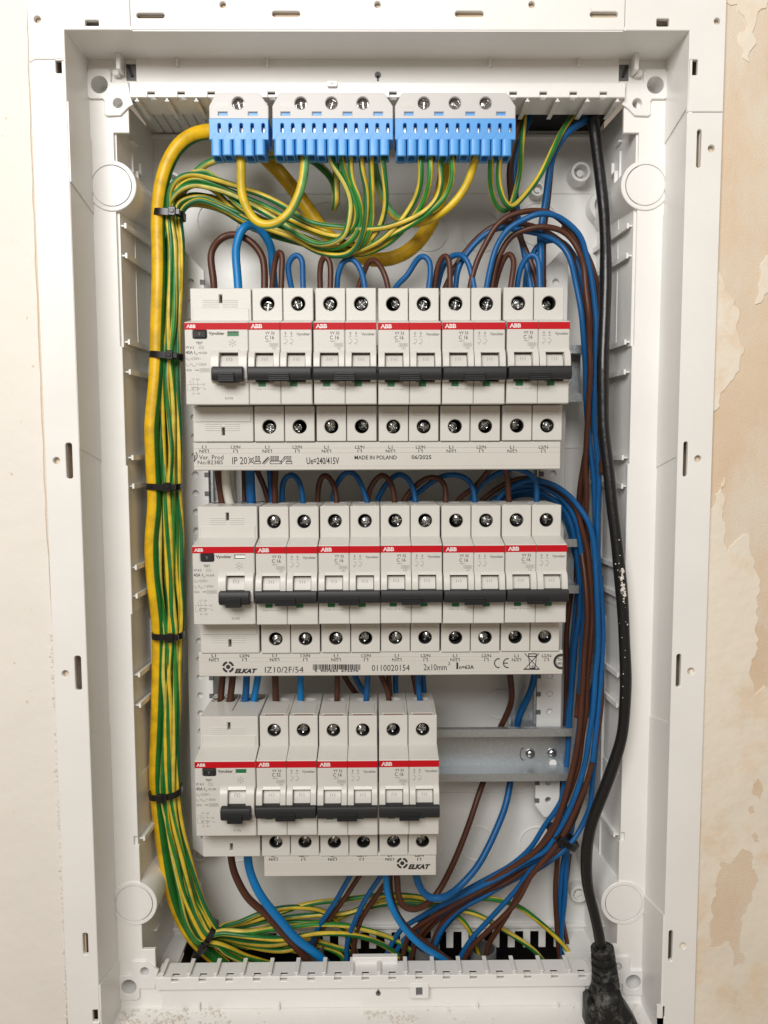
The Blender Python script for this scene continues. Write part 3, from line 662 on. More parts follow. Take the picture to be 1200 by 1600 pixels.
mb = MB(); mb.lathe(0, 0, [(4.6, 23.7), (0.001, 23.7)], 20); mb.lathe(0, 0, [(3.9, 15.6), (3.6, 15.6), (3.6, 24), (3.95, 24)], 24, caps=False)
HOLE_SHADE = mb.mesh('screw_hole_shade', 'black', smooth=30)  # black lining paints the shade of the deep screw hole
def toggles(mb, x0, w0, w1):
    for a, b in ((x0+w0, x0+w1),):
        prof_x(mb, [(5.5, 4.2), (1.8, 4.1), (0.4, 2.6), (-0.8, 0.2), (-1.6, -2.6), (5.5, -2.6)], a+0.15, b-0.15)
def cheek(mb, x0, x1, zt=6.5): prof_x(mb, [(1, zt), (-0.6, zt-0.2), (-2.2, zt-1.6), (-3.4, zt-4.4), (-4.0, -1.5), (-4.2, -4), (-3.6, -8.5), (-0.8, -10.6), (1, -10.6)], x0, x1, 0.3)
# two pole body
mb = MB()
mb.box(0.05, BW-0.05, 24.2, 57, -42.2, 38.6, 0.3)
mb.box(0.3, BW-0.3, 6, 24.5, -22.1, 22.1, 0.2)
for pole in (0, 1):
    x0 = pole*BW/2+0.1; x1 = x0+BW/2-0.2; xc = (x0+x1)/2
    for z0, z1, zh in ((22.6, 42.5, 33.9), (-42.5, -22.6, -34.2)):
        h = [circ(xc, zh, 3.95, 26)]
        mb.prism(rrect(x0+0.15, z0, x1-0.15, z1, 0.3, 1), h, 14, 24.4, c=0.35)
        mb.box(xc-0.06, xc+0.06, 13.97, 14.5, zh-8.3 if zh < 0 else zh+4, zh-4 if zh < 0 else zh+8.3)
    # label slot frame on the lower terminal
    mb.prism(rrect(xc-6.1, -27.9, xc+6.1, -26.2, 0.1, 1), [rrect(xc-5.7, -27.6, xc+5.7, -26.5)], 13.75, 14.2, c=0.1)
    # top cap with wire entry
    mb.prism(rrect(xc-6.8, 17.6, xc+6.8, 36, 0.5, 1), (), 42.0, 42.75, axis='z', c=0.2, c1=0.2)
    mb.prism(rrect(x0, 24, x1, 56.5, 0.4, 1), [circ(xc, 44, 5.2, 18, 3.0)], 38.4, 42.3, axis='z', c1=0.3)
    mb.prism(rrect(x0, -10.0, x1, 22.0), (), 0, 0.01) if 0 else None
    mb.prism([(x0, -22.2), (x0+0.3, -22.5), (x1-0.3, -22.5), (x1, -22.2), (x1, 21.9), (x0, 21.9)], [rrect(x0+3.6, -10.2, x0+13.5, 5.2, 0.2, 1)], 0, 6.2, c=0.45)
    prof_x(mb, [(0.5, 21.7), (13.9, 24.9), (15, 24.9), (15, 20), (0.5, 20)], x0+0.05, x1-0.05)
    cheek(mb, x0+0.05, x0+3.6, 6.3); cheek(mb, x0+13.6, x1-0.05, 7.0)
    prof_x(mb, [(1, 6.8), (-0.4, 6.6), (-1.3, 5.2), (1, 5.1)], x0+3.5, x0+13.7, 0.1)
BODY2 = mb.mesh('body', 'dev', smooth=28)
mb = MB(); 
for pole in (0, 1): toggles(mb, pole*BW/2+0.1, 3.6, 13.5)
TOG = []
for pole in (0, 1):
    m1 = MB(); toggles(m1, pole*BW/2+0.1, 3.7, 13.4); TOG.append(m1.mesh('toggle', 'devlite', smooth=30))
mb = MB(); mb.prism(rrect(0.12, 17.5, BW/2-0.12, 21.3), (), -0.06, 0.3); mb.prism(rrect(BW/2+0.12, 17.5, BW-0.12, 21.3), (), -0.06, 0.3); STRIPE = mb.mesh('red_stripe', 'red', smooth=0)
def logo(mb, x, z, wd, ht, y):
    put_text(mb, 'ABB', x, z, wd, ht, y, bold=0.045)
mb = MB(); logo(mb, 1.4, 18.3, 6.2, 2.2, -0.12); LOGO = mb.mesh('logo_print', 'whiteprint', smooth=0, recalc=False)
mb = MB()
for k in (0.34, 0.62): mb.flat(rrect(1.3, 18.3+2.2*k-0.06, 7.7, 18.3+2.2*k+0.06), -0.16)
for fx in (0.2, 0.53, 0.84): mb.flat(rrect(1.4+6.2*fx-0.05, 18.2, 1.4+6.2*fx+0.05, 20.6), -0.16)
LOGOCUT = mb.mesh('logo_gap', 'red', smooth=0)
# handle bar
mb = MB(); prof_x(mb, [(1, -2.7), (-4.9, -2.6), (-6.2, -3.0), (-6.8, -4.2), (-6.9, -7.6), (-6.3, -9.2), (-5.2, -9.7), (1, -9.7)], 0.1, BW-0.15, 0.35); HANDLE = mb.mesh('handle_bar', 'dark', smooth=40)
mb = MB()
prof_x(mb, [(-6, -5.8), (-7.5, -6.0), (-7.7, -9.8), (-7.0, -10.6), (-4, -10.6), (-4, -5.8)], 11.4, 22.6, 0.2)
for k in range(4): prof_x(mb, [(-7, -6.6-k*1.0), (-8.2, -6.7-k*1.0), (-8.2, -7.1-k*1.0), (-7, -7.2-k*1.0)], 11.5, 22.5, 0.1)
GRIP = mb.mesh('grip', 'dark', smooth=30)
mb = MB(); mb.box(5.0, 9.0, -0.05, 0.6, -12.9, -10.0, 0.05); FLAG = mb.mesh('indicator_flag', 'greenflag', smooth=0)
mb = MB(); mb.box(-5.6, 5.6, 15.2, 17.0, 41.9, 42.62, 0.05); CLIP = mb.mesh('terminal_clip', 'clip', smooth=0)
def switch_symbol(mb, x, z):
    w_ = 0.17
    for dx in (0, 3.1):
        X = x+dx
        mb.line([(X, z+8), (X, z+5.6)], w_, -0.06); mb.line([(X-0.5, z+7.4), (X+0.5, z+6.6)], w_, -0.06); mb.line([(X-0.5, z+6.6), (X+0.5, z+7.4)], w_, -0.06)
        mb.line([(X-0.9, z+5.4), (X+0.9, z+5.4)], w_, -0.06); mb.arc(X, z+2.9, 0.9, -90, 90, w_, -0.06); mb.line([(X, z+3.8), (X-0.6, z+4.3)], w_, -0.06)
        mb.line([(X, z+2.0), (X, z+0.8)], w_, -0.06); mb.line([(X-1.1, z+1.6), (X-0.2, z+1.6)], w_, -0.06)
def print2(rating):
    mb = MB()
    put_text(mb, 'VY 32', 9.1, 15.0, 5.1, 1.5, -0.06, bold=0.015); put_text(mb, rating, 9.0, 12.3, 4.9, 2.1, -0.06, bold=0.012)
    return mb.mesh('rating_print', 'greyprint', smooth=0, recalc=False)
mb = MB(); put_text(mb, '400V~', 9.2, 10.9, 3.2, 0.9, -0.06)
mb.line([(11.4, 10.3), (16.0, 10.3), (16.0, 8.6), (11.4, 8.6), (11.4, 10.3)], 0.12, -0.06); put_text(mb, '3000', 11.8, 8.9, 3.8, 1.1, -0.06); mb.line([(12.9, 8.5), (12.9, 7.2), (14.8, 7.2), (14.8, 8.5)], 0.12, -0.06); put_text(mb, '3', 13.5, 7.4, 0.7, 0.9, -0.06)
put_text(mb, 'Vynckier', 26.0, 14.0, 7.4, 1.9, -0.06, bold=0.03); switch_symbol(mb, 20.1, 8.6)
put_text(mb, '1.5 Nm  2.5  35 mm2', 3.4, -14.7, 10.4, 0.75, -0.06)
for pole in (0, 1):
    x = pole*BW/2+8.6; y = -0.75
    mb.arc(x, 1.7, 1.35, 130, 230, 0.14, -0.55); mb.arc(x, 1.7, 1.35, -50, 50, 0.14, -0.55); mb.line([(x, 2.4), (x, 1.0)], 0.16, -0.55)
FINE = mb.mesh('fine_print', 'paleprint', smooth=0, recalc=False)
PR16 = print2('C 16'); PR32 = print2('C 32')
BLABELS = {}
def breaker(x, z, label, rating='C 16', i=0, ydev=0):
    t = thing('circuit_breaker', label, 'circuit breaker', (x+random.uniform(-.12, .12), random.uniform(-.35, .35), z+random.uniform(-.18, .18)), 'two pole circuit breakers on the rails')
    obj('body', BODY2, t)
    for m_ in TOG: obj('toggle', m_, t)
    s = obj('red_stripe', STRIPE, t); obj('logo_print', LOGO, s); obj('logo_gap', LOGOCUT, s)
    h = obj('handle_bar', HANDLE, t); obj('grip', GRIP, h)
    obj('rating_print', PR32 if rating == 'C 32' else PR16, t); obj('fine_print', FINE, t)
    for k in (0, 1):
        obj('indicator_flag', FLAG, t, (k*BW/2, 0, 0)); obj('terminal_clip', CLIP, t, (k*BW/2+8.6, 0, 0))
        for zz in (33.9, -34.2):
            c = obj('screw_hole_shade', HOLE_SHADE, t, (k*BW/2+8.6, 0, zz)); r = random.random()*1.5
            o = obj('terminal_screw', SCREW, t, (k*BW/2+8.6+random.uniform(-.2, .2), random.uniform(-0.4, 0.9), zz)); o.rotation_euler = (random.uniform(-.09, .09), r, random.uniform(-.09, .09))
    return t
# ------------------------------------------------------------ residual current devices (two modules wide, four terminals hidden)
RW = 34.6
mb = MB(); zc = 0
mb.box(0.1, RW-0.1, 24.2, 57, -42.3, 38.6, 0.3); mb.box(0.3, RW-0.3, 6, 24.5, -22.1, 22.1, 0.2)
for s in (1, -1):
    def zz(a, b): return (a, b) if s > 0 else (-b, -a)
    za, zb = zz(22.6, 42.5); mb.prism(rrect(0.4, za, RW-0.4, zb, 0.5, 1), [rrect(16.5, min(s*34.5, s*38.9), 18.1, max(s*34.5, s*38.9))], 14, 24.4, c=0.4)
    za, zb = zz(22.9, 31.4); mb.prism(rrect(1.6, za, RW-1.6, zb), (), 13.5, 14.4, c=0.3)
    for k in range(4):
        za, zb = zz(32.2+k*1.15, 32.75+k*1.15); mb.box(7.2, 16.4, 13.72, 14.3, za, zb, 0.1); mb.box(18.2, 26.6, 13.72, 14.3, za, zb, 0.1)
mb.prism(rrect(0.3, 24, RW/2-0.25, 56.5, 0.4, 1), [circ(4.6, 44, 3.3, 16, 3.2), circ(12.4, 44, 3.3, 16, 3.2)], 38.4, 42.3, axis='z', c1=0.3)
mb.prism(rrect(RW/2+0.25, 24, RW-0.3, 56.5, 0.4, 1), [circ(22, 44, 3.3, 16, 3.2), circ(29.8, 44, 3.3, 16, 3.2)], 38.4, 42.3, axis='z', c1=0.3)
win = rrect(19.2, -10.2, 29.2, 5.4, 0.2, 1)
mb.prism([(0.2, -22.0), (0.8, -22.5), (RW-0.8, -22.5), (RW-0.1, -22.0), (RW-0.1, 21.9), (0.2, 21.9)], [rrect(4.6, 12.9, 12.2, 17.6, 0.8, 3), rrect(23.5, 14.3, 29.3, 16.6), win], 0, 6.2, c=0.45)
prof_x(mb, [(0.5, 21.7), (13.9, 24.9), (15, 24.9), (15, 20), (0.5, 20)], 0.3, RW-0.2)
cheek(mb, 14.4, 19.1, 7.0); cheek(mb, 29.3, RW-0.4, 7.0); prof_x(mb, [(1, 7.2), (-0.6, 7.0), (-1.6, 5.4), (1, 5.3)], 19.0, 29.4, 0.1)
RBODY = mb.mesh('body', 'dev', smooth=28)
mb = MB(); prof_x(mb, [(5.5, 4.2), (1.8, 4.1), (0.4, 2.8), (-0.8, 0.2), (-1.6, -2.6), (5.5, -2.6)], 19.3, 29.1); RTOG = mb.mesh('toggle', 'devlite', smooth=30)
mb = MB(); prof_x(mb, [(1, -2.6), (-5.5, -2.5), (-7.2, -3.0), (-8.0, -4.6), (-8.0, -8.0), (-7.2, -9.7), (-5.8, -10.3), (1, -10.3)], 15.7, 32.6, 0.5); RHAND = mb.mesh('handle_bar', 'dark', smooth=40)
mb = MB(); prof_x(mb, [(-7, -5.6), (-8.7, -5.8), (-8.9, -10.4), (-8.0, -11.3), (-5, -11.3), (-5, -5.6)], 19.6, 28.0, 0.2)
for k in range(4): prof_x(mb, [(-8, -6.6-k*1.15), (-9.4, -6.7-k*1.15), (-9.4, -7.15-k*1.15), (-8, -7.3-k*1.15)], 19.8, 27.8, 0.1)
RGRIP = mb.mesh('grip', 'dark', smooth=30)
mb = MB(); mb.prism(rrect(0.2, 17.7, RW-0.2, 21.3), (), -0.06, 0.3); RSTR = mb.mesh('red_stripe', 'red', smooth=0)
mb = MB(); logo(mb, 1.3, 18.6, 5.0, 1.8, -0.12); RLOGO = mb.mesh('logo_print', 'whiteprint', smooth=0, recalc=False)
mb = MB()
for k in (0.34, 0.64): mb.flat(rrect(1.2, 18.6+1.8*k-0.05, 6.4, 18.6+1.8*k+0.05), -0.16)
RLOGOCUT = mb.mesh('logo_gap', 'red', smooth=0)
mb = MB(); mb.prism(rrect(4.8, 13.1, 12.0, 17.4, 0.8, 3), (), -0.7, 5, c=0.5); mb.prism(rrect(5.8, 14.0, 11.0, 16.6, 0.5, 3), [rrect(6.3, 14.4, 10.5, 16.2, 0.5, 3)], -0.9, 0, c=0.1); TEST = mb.mesh('test_button', 'dark', smooth=30)
mb = MB(); put_text(mb, 'T', 7.7, 14.5, 1.4, 1.5, -0.95, bold=0.02); TESTT = mb.mesh('button_print', 'paleprint', smooth=0, recalc=False)
mb = MB(); mb.box(23.4, 29.4, 1.0, 2, 14.2, 16.7); RFLAG = mb.mesh('indicator_flag', 'greenflag', smooth=0)
def rprint(sens, code):
    mb = MB(); T = lambda s, x, z, wd, ht, **k: put_text(mb, s, x, z, wd, ht, -0.06, **k)
    T('Vynckier', 13.2, 14.4, 8.6, 2.2, bold=0.03); T('TEST', 6.3, 9.9, 3.6, 1.4, bold=0.02); T('VY A 2', 0.7, 7.6, 4.4, 1.3, bold=0.02)
    T('40A', 0.7, 4.6, 3.8, 1.9, bold=0.012); T('I', 5.3, 4.9, 0.35, 1.4); T('Dn', 5.9, 4.2, 1.2, 0.9); T('='+sens, 7.4, 4.7, 4.8, 1.3)
    return mb.mesh('rating_print', 'greyprint', smooth=0, recalc=False)
def rfine(code):
    mb = MB(); T = lambda s, x, z, wd, ht, **k: put_text(mb, s, x, z, wd, ht, -0.06, **k)
    T('U  =230V~', 0.7, 1.5, 8.2, 1.5); T('n', 1.9, 1.1, 0.7, 0.8); T('I   =I    = 500A', 0.7, -1.5, 11.0, 1.4); T('m', 1.2, -2.0, 1.0, 0.7); T('Dm', 4.2, -2.0, 1.6, 0.8)
    T('80A', 0.8, -4.6, 3.0, 1.4); mb.line([(5, -3.9), (7.8, -3.9)], 0.16, -0.06); mb.box(6.0, 7.2, -0.06, 0.2, -4.15, -3.65); mb.line([(8.0, -3.0), (13.2, -3.0), (13.2, -4.9), (8.0, -4.9), (8.0, -3.0)], 0.12, -0.06); T('10000', 8.4, -4.6, 4.5, 1.3)
    mb.line([(7.9, 7.6), (10.4, 7.6), (10.4, 8.9), (7.9, 8.9), (7.9, 7.6)], 0.14, -0.06); mb.line([(8.3, 8.2), (8.9, 8.6), (9.4, 7.9), (10, 8.3)], 0.12, -0.06)
    for k in range(6): 
        t = math.radians(90+60*k); x = 26.0+1.6*math.cos(t); z = 10.5+1.6*math.sin(t); mb.line([(x-0.3, z-0.3), (x+0.3, z+0.3)], 0.15, -0.06); mb.line([(x-0.3, z+0.3), (x+0.3, z-0.3)], 0.15, -0.06)
    T('25', 25.2, 10.0, 1.6, 1.0)
    # wiring diagram
    T('1/2  3/4', 3.6, -9.3, 4.0, 1.0); T('2/1  4/3', 3.8, -17.0, 4.0, 1.0)
    for x in (4.2, 6.6): mb.line([(x, -9.8), (x, -10.8), (x+0.5, -11.9)], 0.13, -0.06); mb.line([(x, -12.1), (x, -15.6)], 0.13, -0.06)
    mb.line([(1.2, -11.5), (9.4, -11.5)], 0.12, -0.06); mb.line([(1.2, -11.5), (1.2, -14.9), (3.4, -14.9)], 0.12, -0.06); mb.line([(1.9, -10), (3, -10), (3, -12.6)], 0.12, -0.06)
    mb.arc(5.4, -13.9, 0.75, 0, 360, 0.14, -0.06, 20, 2.6); mb.line([(3.1, -13.4), (9.8, -13.4)], 0.12, -0.06); T('A', 10.0, -14.4, 1.1, 0.9); T('G', 9.4, -12.1, 1.2, 1.0)
    T(code, 21.4, -19.7, 4.3, 1.3)
    mb.arc(24.1, 1.8, 1.5, 110, 250, 0.16, -0.6); mb.arc(24.1, 1.8, 1.5, -70, 70, 0.16, -0.6); mb.line([(24.1, 2.6), (24.1, 1.0)], 0.2, -0.6)
    return mb.mesh('fine_print', 'paleprint', smooth=0, recalc=False)
def rcd(x, z, label, sens, code, glare_on_flag=False):
    t = thing('residual_current_device', label, 'circuit breaker', (x, 0, z), 'residual current devices at the left of each row')
    obj('body', RBODY, t); obj('toggle', RTOG, t)
    h = obj('handle_bar', RHAND, t); obj('grip', RGRIP, h)
    s = obj('red_stripe', RSTR, t); obj('logo_print', RLOGO, s); obj('logo_gap', RLOGOCUT, s)
    b = obj('test_button', TEST, t); obj('button_print', TESTT, b); f = obj('indicator_flag', RFLAG, t)
    if glare_on_flag:
        mb = MB(); mb.box(23.8, 29.2, 0.9, 1.1, 14.8, 16.4); obj('flag_glare', mb.mesh('painted_glare', 'whiteprint', smooth=0), f).name = 'painted_glare'  # white strip paints the glare on the flag window
    obj('rating_print', rprint(sens, code), t); obj('fine_print', rfine(code), t)
    for cx in (4.6, 12.4, 22, 29.8):
        mb = MB(); mb.box(cx-3.4, cx+3.4, 46, 52, 41.8, 42.9, 0.3); 
        if abs(z) > 60: obj('terminal_lug', mb.mesh('terminal_lug', 'screw', smooth=20), t)
    return t
R1, R2, R3 = 46.3, -75.4, -198.0
ordn = ['first', 'second', 'third', 'fourth', 'fifth']
rcd(-103.9, R1, 'residual current device at the left end of the top row, green flag window', '0.03A', 'R298')
rcd(-102.6, R2, 'residual current device at the left end of the middle row, half white flag window', '0.03A', 'R298', True)
rcd(-104.2, R3, 'residual current device at the left end of the bottom row, reading 0.3A', '0.3A', 'S126')
wh = ['directly right of the residual current device', 'second from the left', 'middle one of the five', 'second from the right', 'at the right end']
for k in range(5):
    breaker(-69.2+k*34.95, R1, 'C16 circuit breaker in the top row, '+wh[k])
    breaker(-67.4+k*34.6, R2, 'C16 circuit breaker in the middle row, '+wh[k])
breaker(-69.3, R3, 'C32 circuit breaker in the bottom row beside the residual current device', 'C 32')
breaker(-69.3+34.75, R3, 'C16 circuit breaker in the middle of the bottom row')
breaker(-69.3+69.6, R3, 'C16 circuit breaker at the right end of the bottom row beside the bare rail')

# ------------------------------------------------------------ busbar covers
YC = 15.0
def cover(label, px0, py0, px1, py1, z1):
    a = W(px0, py1, YC); b = W(px1, py0, YC)
    t = thing('busbar_cover', label, 'busbar cover', ((a.x+b.x)/2, YC, a.z), 'busbar covers below the breaker rows')
    mb = MB(); z1 = b.z
    mb.prism([(YC, a.z), (YC+0.6, a.z-0.5), (YC+22, a.z-0.5), (YC+22, z1+0.3), (YC+0.8, z1+0.3), (YC+0.1, z1-0.4)], (), a.x, b.x, axis='x', c=0.3, c1=0.3)
    build(mb, 'cover_shell', 'cover', t, smooth=25)
    h = z1-a.z
    for f_ in (0.80, 0.62, 0.13):
        mb = MB(); mb.box(a.x+0.4, b.x-0.4, YC-0.12, YC+0.3, a.z+h*f_-0.12, a.z+h*f_+0.12, 0.08); build(mb, 'cover_bead', 'cover', t, smooth=0)
    return t
def pole_marks(mb, xs, py, Y):
    for i, px in enumerate(xs):
        a, b = ('L1', 'L2/N') if i % 2 == 0 else ('L2/N', 'L1')
        wa, wb = (6.5, 14.5) if i % 2 == 0 else (14.5, 6.5)
        text_px(mb, a, px-wa/2, py, px+wa/2, py+5, Y, bold=0.01); text_px(mb, b, px-wb/2, py+6.4, px+wb/2, py+11.4, Y, rot=True, bold=0.01)
def P2(px, py, Y=YC): p = W(px, py, Y); return (p.x, p.z)
YI = YC-0.0
t = cover('busbar cover under the top row, printed IP 20 and MADE IN POLAND', 303, 690, 876, 734, 0)
mb = MB(); pole_marks(mb, [319, 368, 417.5, 464.5, 510, 562, 610, 657, 705, 752, 800, 849], 696, YC)
# first marks sit slightly above the rest of the print
text_px(mb, 'Ver. Prod', 311, 711, 349, 718, YC); text_px(mb, 'No:82385', 309, 719.3, 348, 725.6, YC)
text_px(mb, 'IP 20', 363, 714, 386, 725.5, YC); text_px(mb, 'Ue=240/415V', 479, 714.5, 530, 725.5, YC, bold=0.012)
text_px(mb, 'MADE IN POLAND', 554, 711.5, 620, 718, YC, bold=0.012); text_px(mb, '06/2025', 643, 711, 674, 717.5, YC, bold=0.012)
y = YC-0.14
def box_px(mb, x0, y0, x1, y1, wd=0.3): a = P2(x0, y0); b = P2(x1, y1); mb.line([a, (b[0], a[1]), b, (a[0], b[1]), a], wd, y)
def ln(mb, *pts, wd=0.3): mb.line([P2(*p) for p in pts], wd, y)
ln(mb, (388, 714), (397, 725)); ln(mb, (388, 725), (397, 714)); mb.arc(*P2(393, 719.5), 1.2, 0, 360, 0.25, y)
for x0 in (398, 447): box_px(mb, x0, 721, x0+9, 724.5); box_px(mb, x0+1.5, 713, x0+3.5, 720.5); box_px(mb, x0+5.5, 713, x0+7.5, 720.5)
ln(mb, (410, 724), (419, 714), (421, 717), (413, 725), (410, 724)); ln(mb, (412, 722), (418, 716), wd=0.7)
box_px(mb, 422, 720.5, 440, 724.5)
for x0 in (423, 430): box_px(mb, x0, 713, x0+1.8, 720); box_px(mb, x0+3.4, 713, x0+5.2, 720)
ln(mb, (437, 723), (443, 716), (446, 713)); ln(mb, (439, 724), (446, 717)); mb.arc(*P2(445.5, 715), 0.7, 0, 360, 0.25, y)
mb.arc(*P2(299.5, 712), 3.1, -70, 40, 0.45, y)
for k in range(7): ln(mb, (303.4, 712+k*1.5), (305.6-k*0.2, 711+k*1.6), wd=0.3)
build(mb, 'ink_print', 'ink', t, smooth=0, recalc=False)
t = cover('busbar cover under the middle row, printed with a barcode and CE mark', 311, 1017, 879.5, 1056, 0)
mb = MB(); pole_marks(mb, [334, 382, 429, 477, 525, 572, 620, 665, 711, 760, 807, 854], 1022, YC)
def elkat(mb, cx, cy, r, tx0, ty0, tx1, ty1):
    c = P2(cx, cy); k = r/2.72
    mb.flat(circ(c[0], c[1], k*0.36, 18), y)
    for a in (0, 90, 180, 270): mb.arc(c[0], c[1], k*0.80, a+11, a+79, k*0.36, y, 8)
    text_px(mb, 'ELKAT', tx0, ty0, tx1, ty1, YC, off=0.14, bold=0.055, shear=0.35)
elkat(mb, 356.5, 1042, 9.5, 366.5, 1044.5, 402, 1052)
text_px(mb, 'IZ10/2F/54', 414, 1041.5, 474, 1051.5, YC)
rn = random.Random(3); px = 489.0
while px < 562:
    bw = rn.choice((0.7, 0.9, 1.4, 2.0)); a = P2(px, 1046 if 492 < px < 560 else 1047); b = P2(min(px+bw, 563), 1038); mb.flat(rrect(a[0], a[1], b[0], b[1]), y); px += bw+rn.choice((0.6, 0.8, 1.3))
text_px(mb, '5', 492, 1046, 495.5, 1050, YC, bold=0.03); text_px(mb, '907563', 500.5, 1046, 528, 1050, YC, bold=0.03); text_px(mb, '672376', 533, 1046, 560, 1050, YC, bold=0.03)
text_px(mb, '0110020154', 581, 1038.5, 640, 1048.5, YC); text_px(mb, '2x10mm', 662, 1037.5, 698, 1047.5, YC); text_px(mb, '2', 700, 1034.5, 703.5, 1039, YC)
text_px(mb, 'I', 713, 1035, 716, 1045.5, YC); text_px(mb, 'n=63A', 717.5, 1039, 740.5, 1045.5, YC, bold=0.02)
c = P2(779, 1036); mb.arc(c[0], c[1], 2.65, 75, 285, 0.62, y, 18, 0.9); c = P2(793, 1036); mb.arc(c[0], c[1], 2.65, 75, 285, 0.62, y, 18, 0.9); ln(mb, (787, 1036), (793, 1036), wd=0.6)
# crossed bin
box_px(mb, 826, 1021.5, 838, 1025.5, 0.5); ln(mb, (826, 1026), (828, 1044), (836, 1044), (838, 1026), wd=0.4); ln(mb, (820, 1021), (842, 1045), wd=0.4); ln(mb, (842, 1021), (820, 1045), wd=0.4); ln(mb, (818.5, 1045.5), (842.5, 1045.5), wd=0.7)
mb.arc(*P2(833, 1042), 0.7, 0, 360, 0.4, y)
c = P2(877, 1033.5); mb.arc(c[0], c[1], 4.0, 78, 282, 1.3, y, 22); mb.arc(c[0], c[1], 3.0, 78, 282, 0.2, y, 22)
text_px(mb, 'TUV', 871.5, 1028.5, 878.5, 1032.5, YC, bold=0.03); text_px(mb, 'NO', 871.5, 1034.5, 878, 1038.5, YC, bold=0.03)
build(mb, 'ink_print', 'ink', t, smooth=0, recalc=False)
t = cover('short busbar cover under the bottom row with a round logo', 413, 1333, 681.5, 1369, 0)
mb = MB()
for i, px in enumerate([427, 474, 519.5, 565, 609, 655]):
    a, b = ('L1', 'L2/N') if i % 2 == 0 else ('L2/N', 'L1'); wa, wb = (6, 13.5) if i % 2 == 0 else (13.5, 6)
    if i < 4: a, b = a, b
    text_px(mb, a, px-wa/2, 1333.5, px+wa/2, 1338.5, YC, bold=0.02); text_px(mb, b, px-wb/2, 1340, px+wb/2, 1344.8, YC, rot=True, bold=0.02)
elkat(mb, 628.5, 1348.5, 9.5, 637.5, 1350, 672.5, 1358)
build(mb, 'ink_print', 'ink', t, smooth=0, recalc=False)

# ------------------------------------------------------------ earth terminal blocks
def tblock(label, px0, px1, nport, screws, tabs):
    YT = 22.0; a = W(px0, 145, YT); b = W(px1, 145, YT); x0, x1 = a.x, b.x; zt = a.z
    zg = W(px0, 186, YT).z; zs = W(px0, 216, YT-3).z; zb = W(px0, 244, YT).z
    t = thing('earth_terminal_block', label, 'terminal block', ((x0+x1)/2, YT, zb), 'earth terminal blocks along the top')
    hs = [circ(W(s, 161, YT).x, W(s, 161, YT).z, 3.35, 22) for s in screws]
    tb = [rrect(W(q-7, 178, YT).x, W(q, 180, YT).z, W(q+7, 178, YT).x, W(q, 175, YT).z) for q in tabs]
    mb = MB(); mb.prism([(x0, zg), (x1, zg), (x1, zt-7), (x1-4.5, zt-0.6), (x1-5.5, zt), (x0+4.5, zt), (x0+3.5, zt-0.8), (x0, zt-7)], hs+tb, YT, YT+7, c=0.4)
    mb.box(x0+1.5, x1-1.5, YT+7, YT+17, zg, zt-2, 0.3)
    build(mb, 'grey_housing', 'greyterm', t, smooth=25)
    for s in screws:
        p = W(s, 161, YT); o = build_at('clamp_screw', SCREW, t, (p.x, YT-16.6+1.6, p.z)); o.rotation_euler = (0, random.random()*1.5, 0)
        mb = MB(); mb.lathe(p.x, p.z, [(3.6, YT+6.8), (0.001, YT+6.8)], 18); build(mb, 'screw_well', 'black', t, smooth=0)
    for q in tabs:
        p = W(q, 177.5, YT); mb = MB(); mb.box(p.x-2.5, p.x+2.5, YT+1, YT+3, p.z-1.0, p.z+1.0); build(mb, 'coding_tab', 'blueterm', t, smooth=0)
    for q in (0,):
        mb = MB(); put_text(mb, 'ABB', x0+4.2, zg+6.5, 6.6, 2.6, YT-0.06, bold=0.03); build(mb, 'moulded_text', 'cover', t, smooth=0, recalc=False)
    # blue clamp body with one port per conductor
    pit = (x1-x0-2.5)/nport; xa = x0+0.6
    slots = [rrect(xa+pit*(k+0.5)+pit*0.33-0.85, zg-7.6, xa+pit*(k+0.5)+pit*0.33+0.85, zg-2.6, 0.84, 4) for k in range(nport)]
    mb = MB(); mb.prism([(x0, zs), (x1, zs), (x1, zg-0.1), (x0, zg-0.1)], slots, YT-1.0, YT+14, c=0.3)
    for k in range(nport+1):
        xx = xa+pit*k; v = [(xx+0.2, zs+0.4), (xx+0.55, zs+0.4), (xx+3.0, zs+3.6), (xx+2.65, zs+3.6)]
        if k < nport: mb.prism(v, (), YT-1.12, YT-0.6)
    build(mb, 'clamp_body', 'blueterm', t, smooth=25)
    for k in range(nport):
        cx = xa+pit*(k+0.5)
        mb = MB(); cxs = slots[k]; mx = (min(p[0] for p in cxs)+max(p[0] for p in cxs))/2
        mb.box(mx-0.6, mx+0.6, YT+3, YT+4, zg-7.2, zg-3.4); build(mb, 'contact', 'zinc', t, smooth=0)
        mb = MB(); mb.prism(rrect(cx-pit*0.46, YT-1.2, cx+pit*0.46, YT+11, 1.4, 4), [rrect(cx-pit*0.30, YT+0.2, cx+pit*0.30, YT+8, 1.2, 3)], zs+0.2, zb+random.uniform(-0.3, 0.3), axis='z', c1=0.4)
        build(mb, 'wire_port', 'blueterm', t, smooth=30)
    mb = MB(); mb.box(x0+0.4, x1-2, YT+11, YT+13, zb+1, zs, 0.2); build(mb, 'port_back', 'blueterm', t, smooth=20)
    return t
def build_at(name, me, parent, wpos):
    pl = parent_world(parent)/S; return obj(name, me, parent, (wpos[0]-pl[0], wpos[1]-pl[1], wpos[2]-pl[2]))
tblock('short blue and grey earth terminal block with one screw, leftmost of three', 326, 419, 5, [372], [348, 395])
tblock('long blue and grey earth terminal block in the middle, three screws', 425, 614, 11, [470, 518, 567], [446, 495, 543, 591])
tblock('long blue and grey earth terminal block at the right, three screws', 617, 806, 11, [662.5, 711, 759], [639, 686, 735, 783])
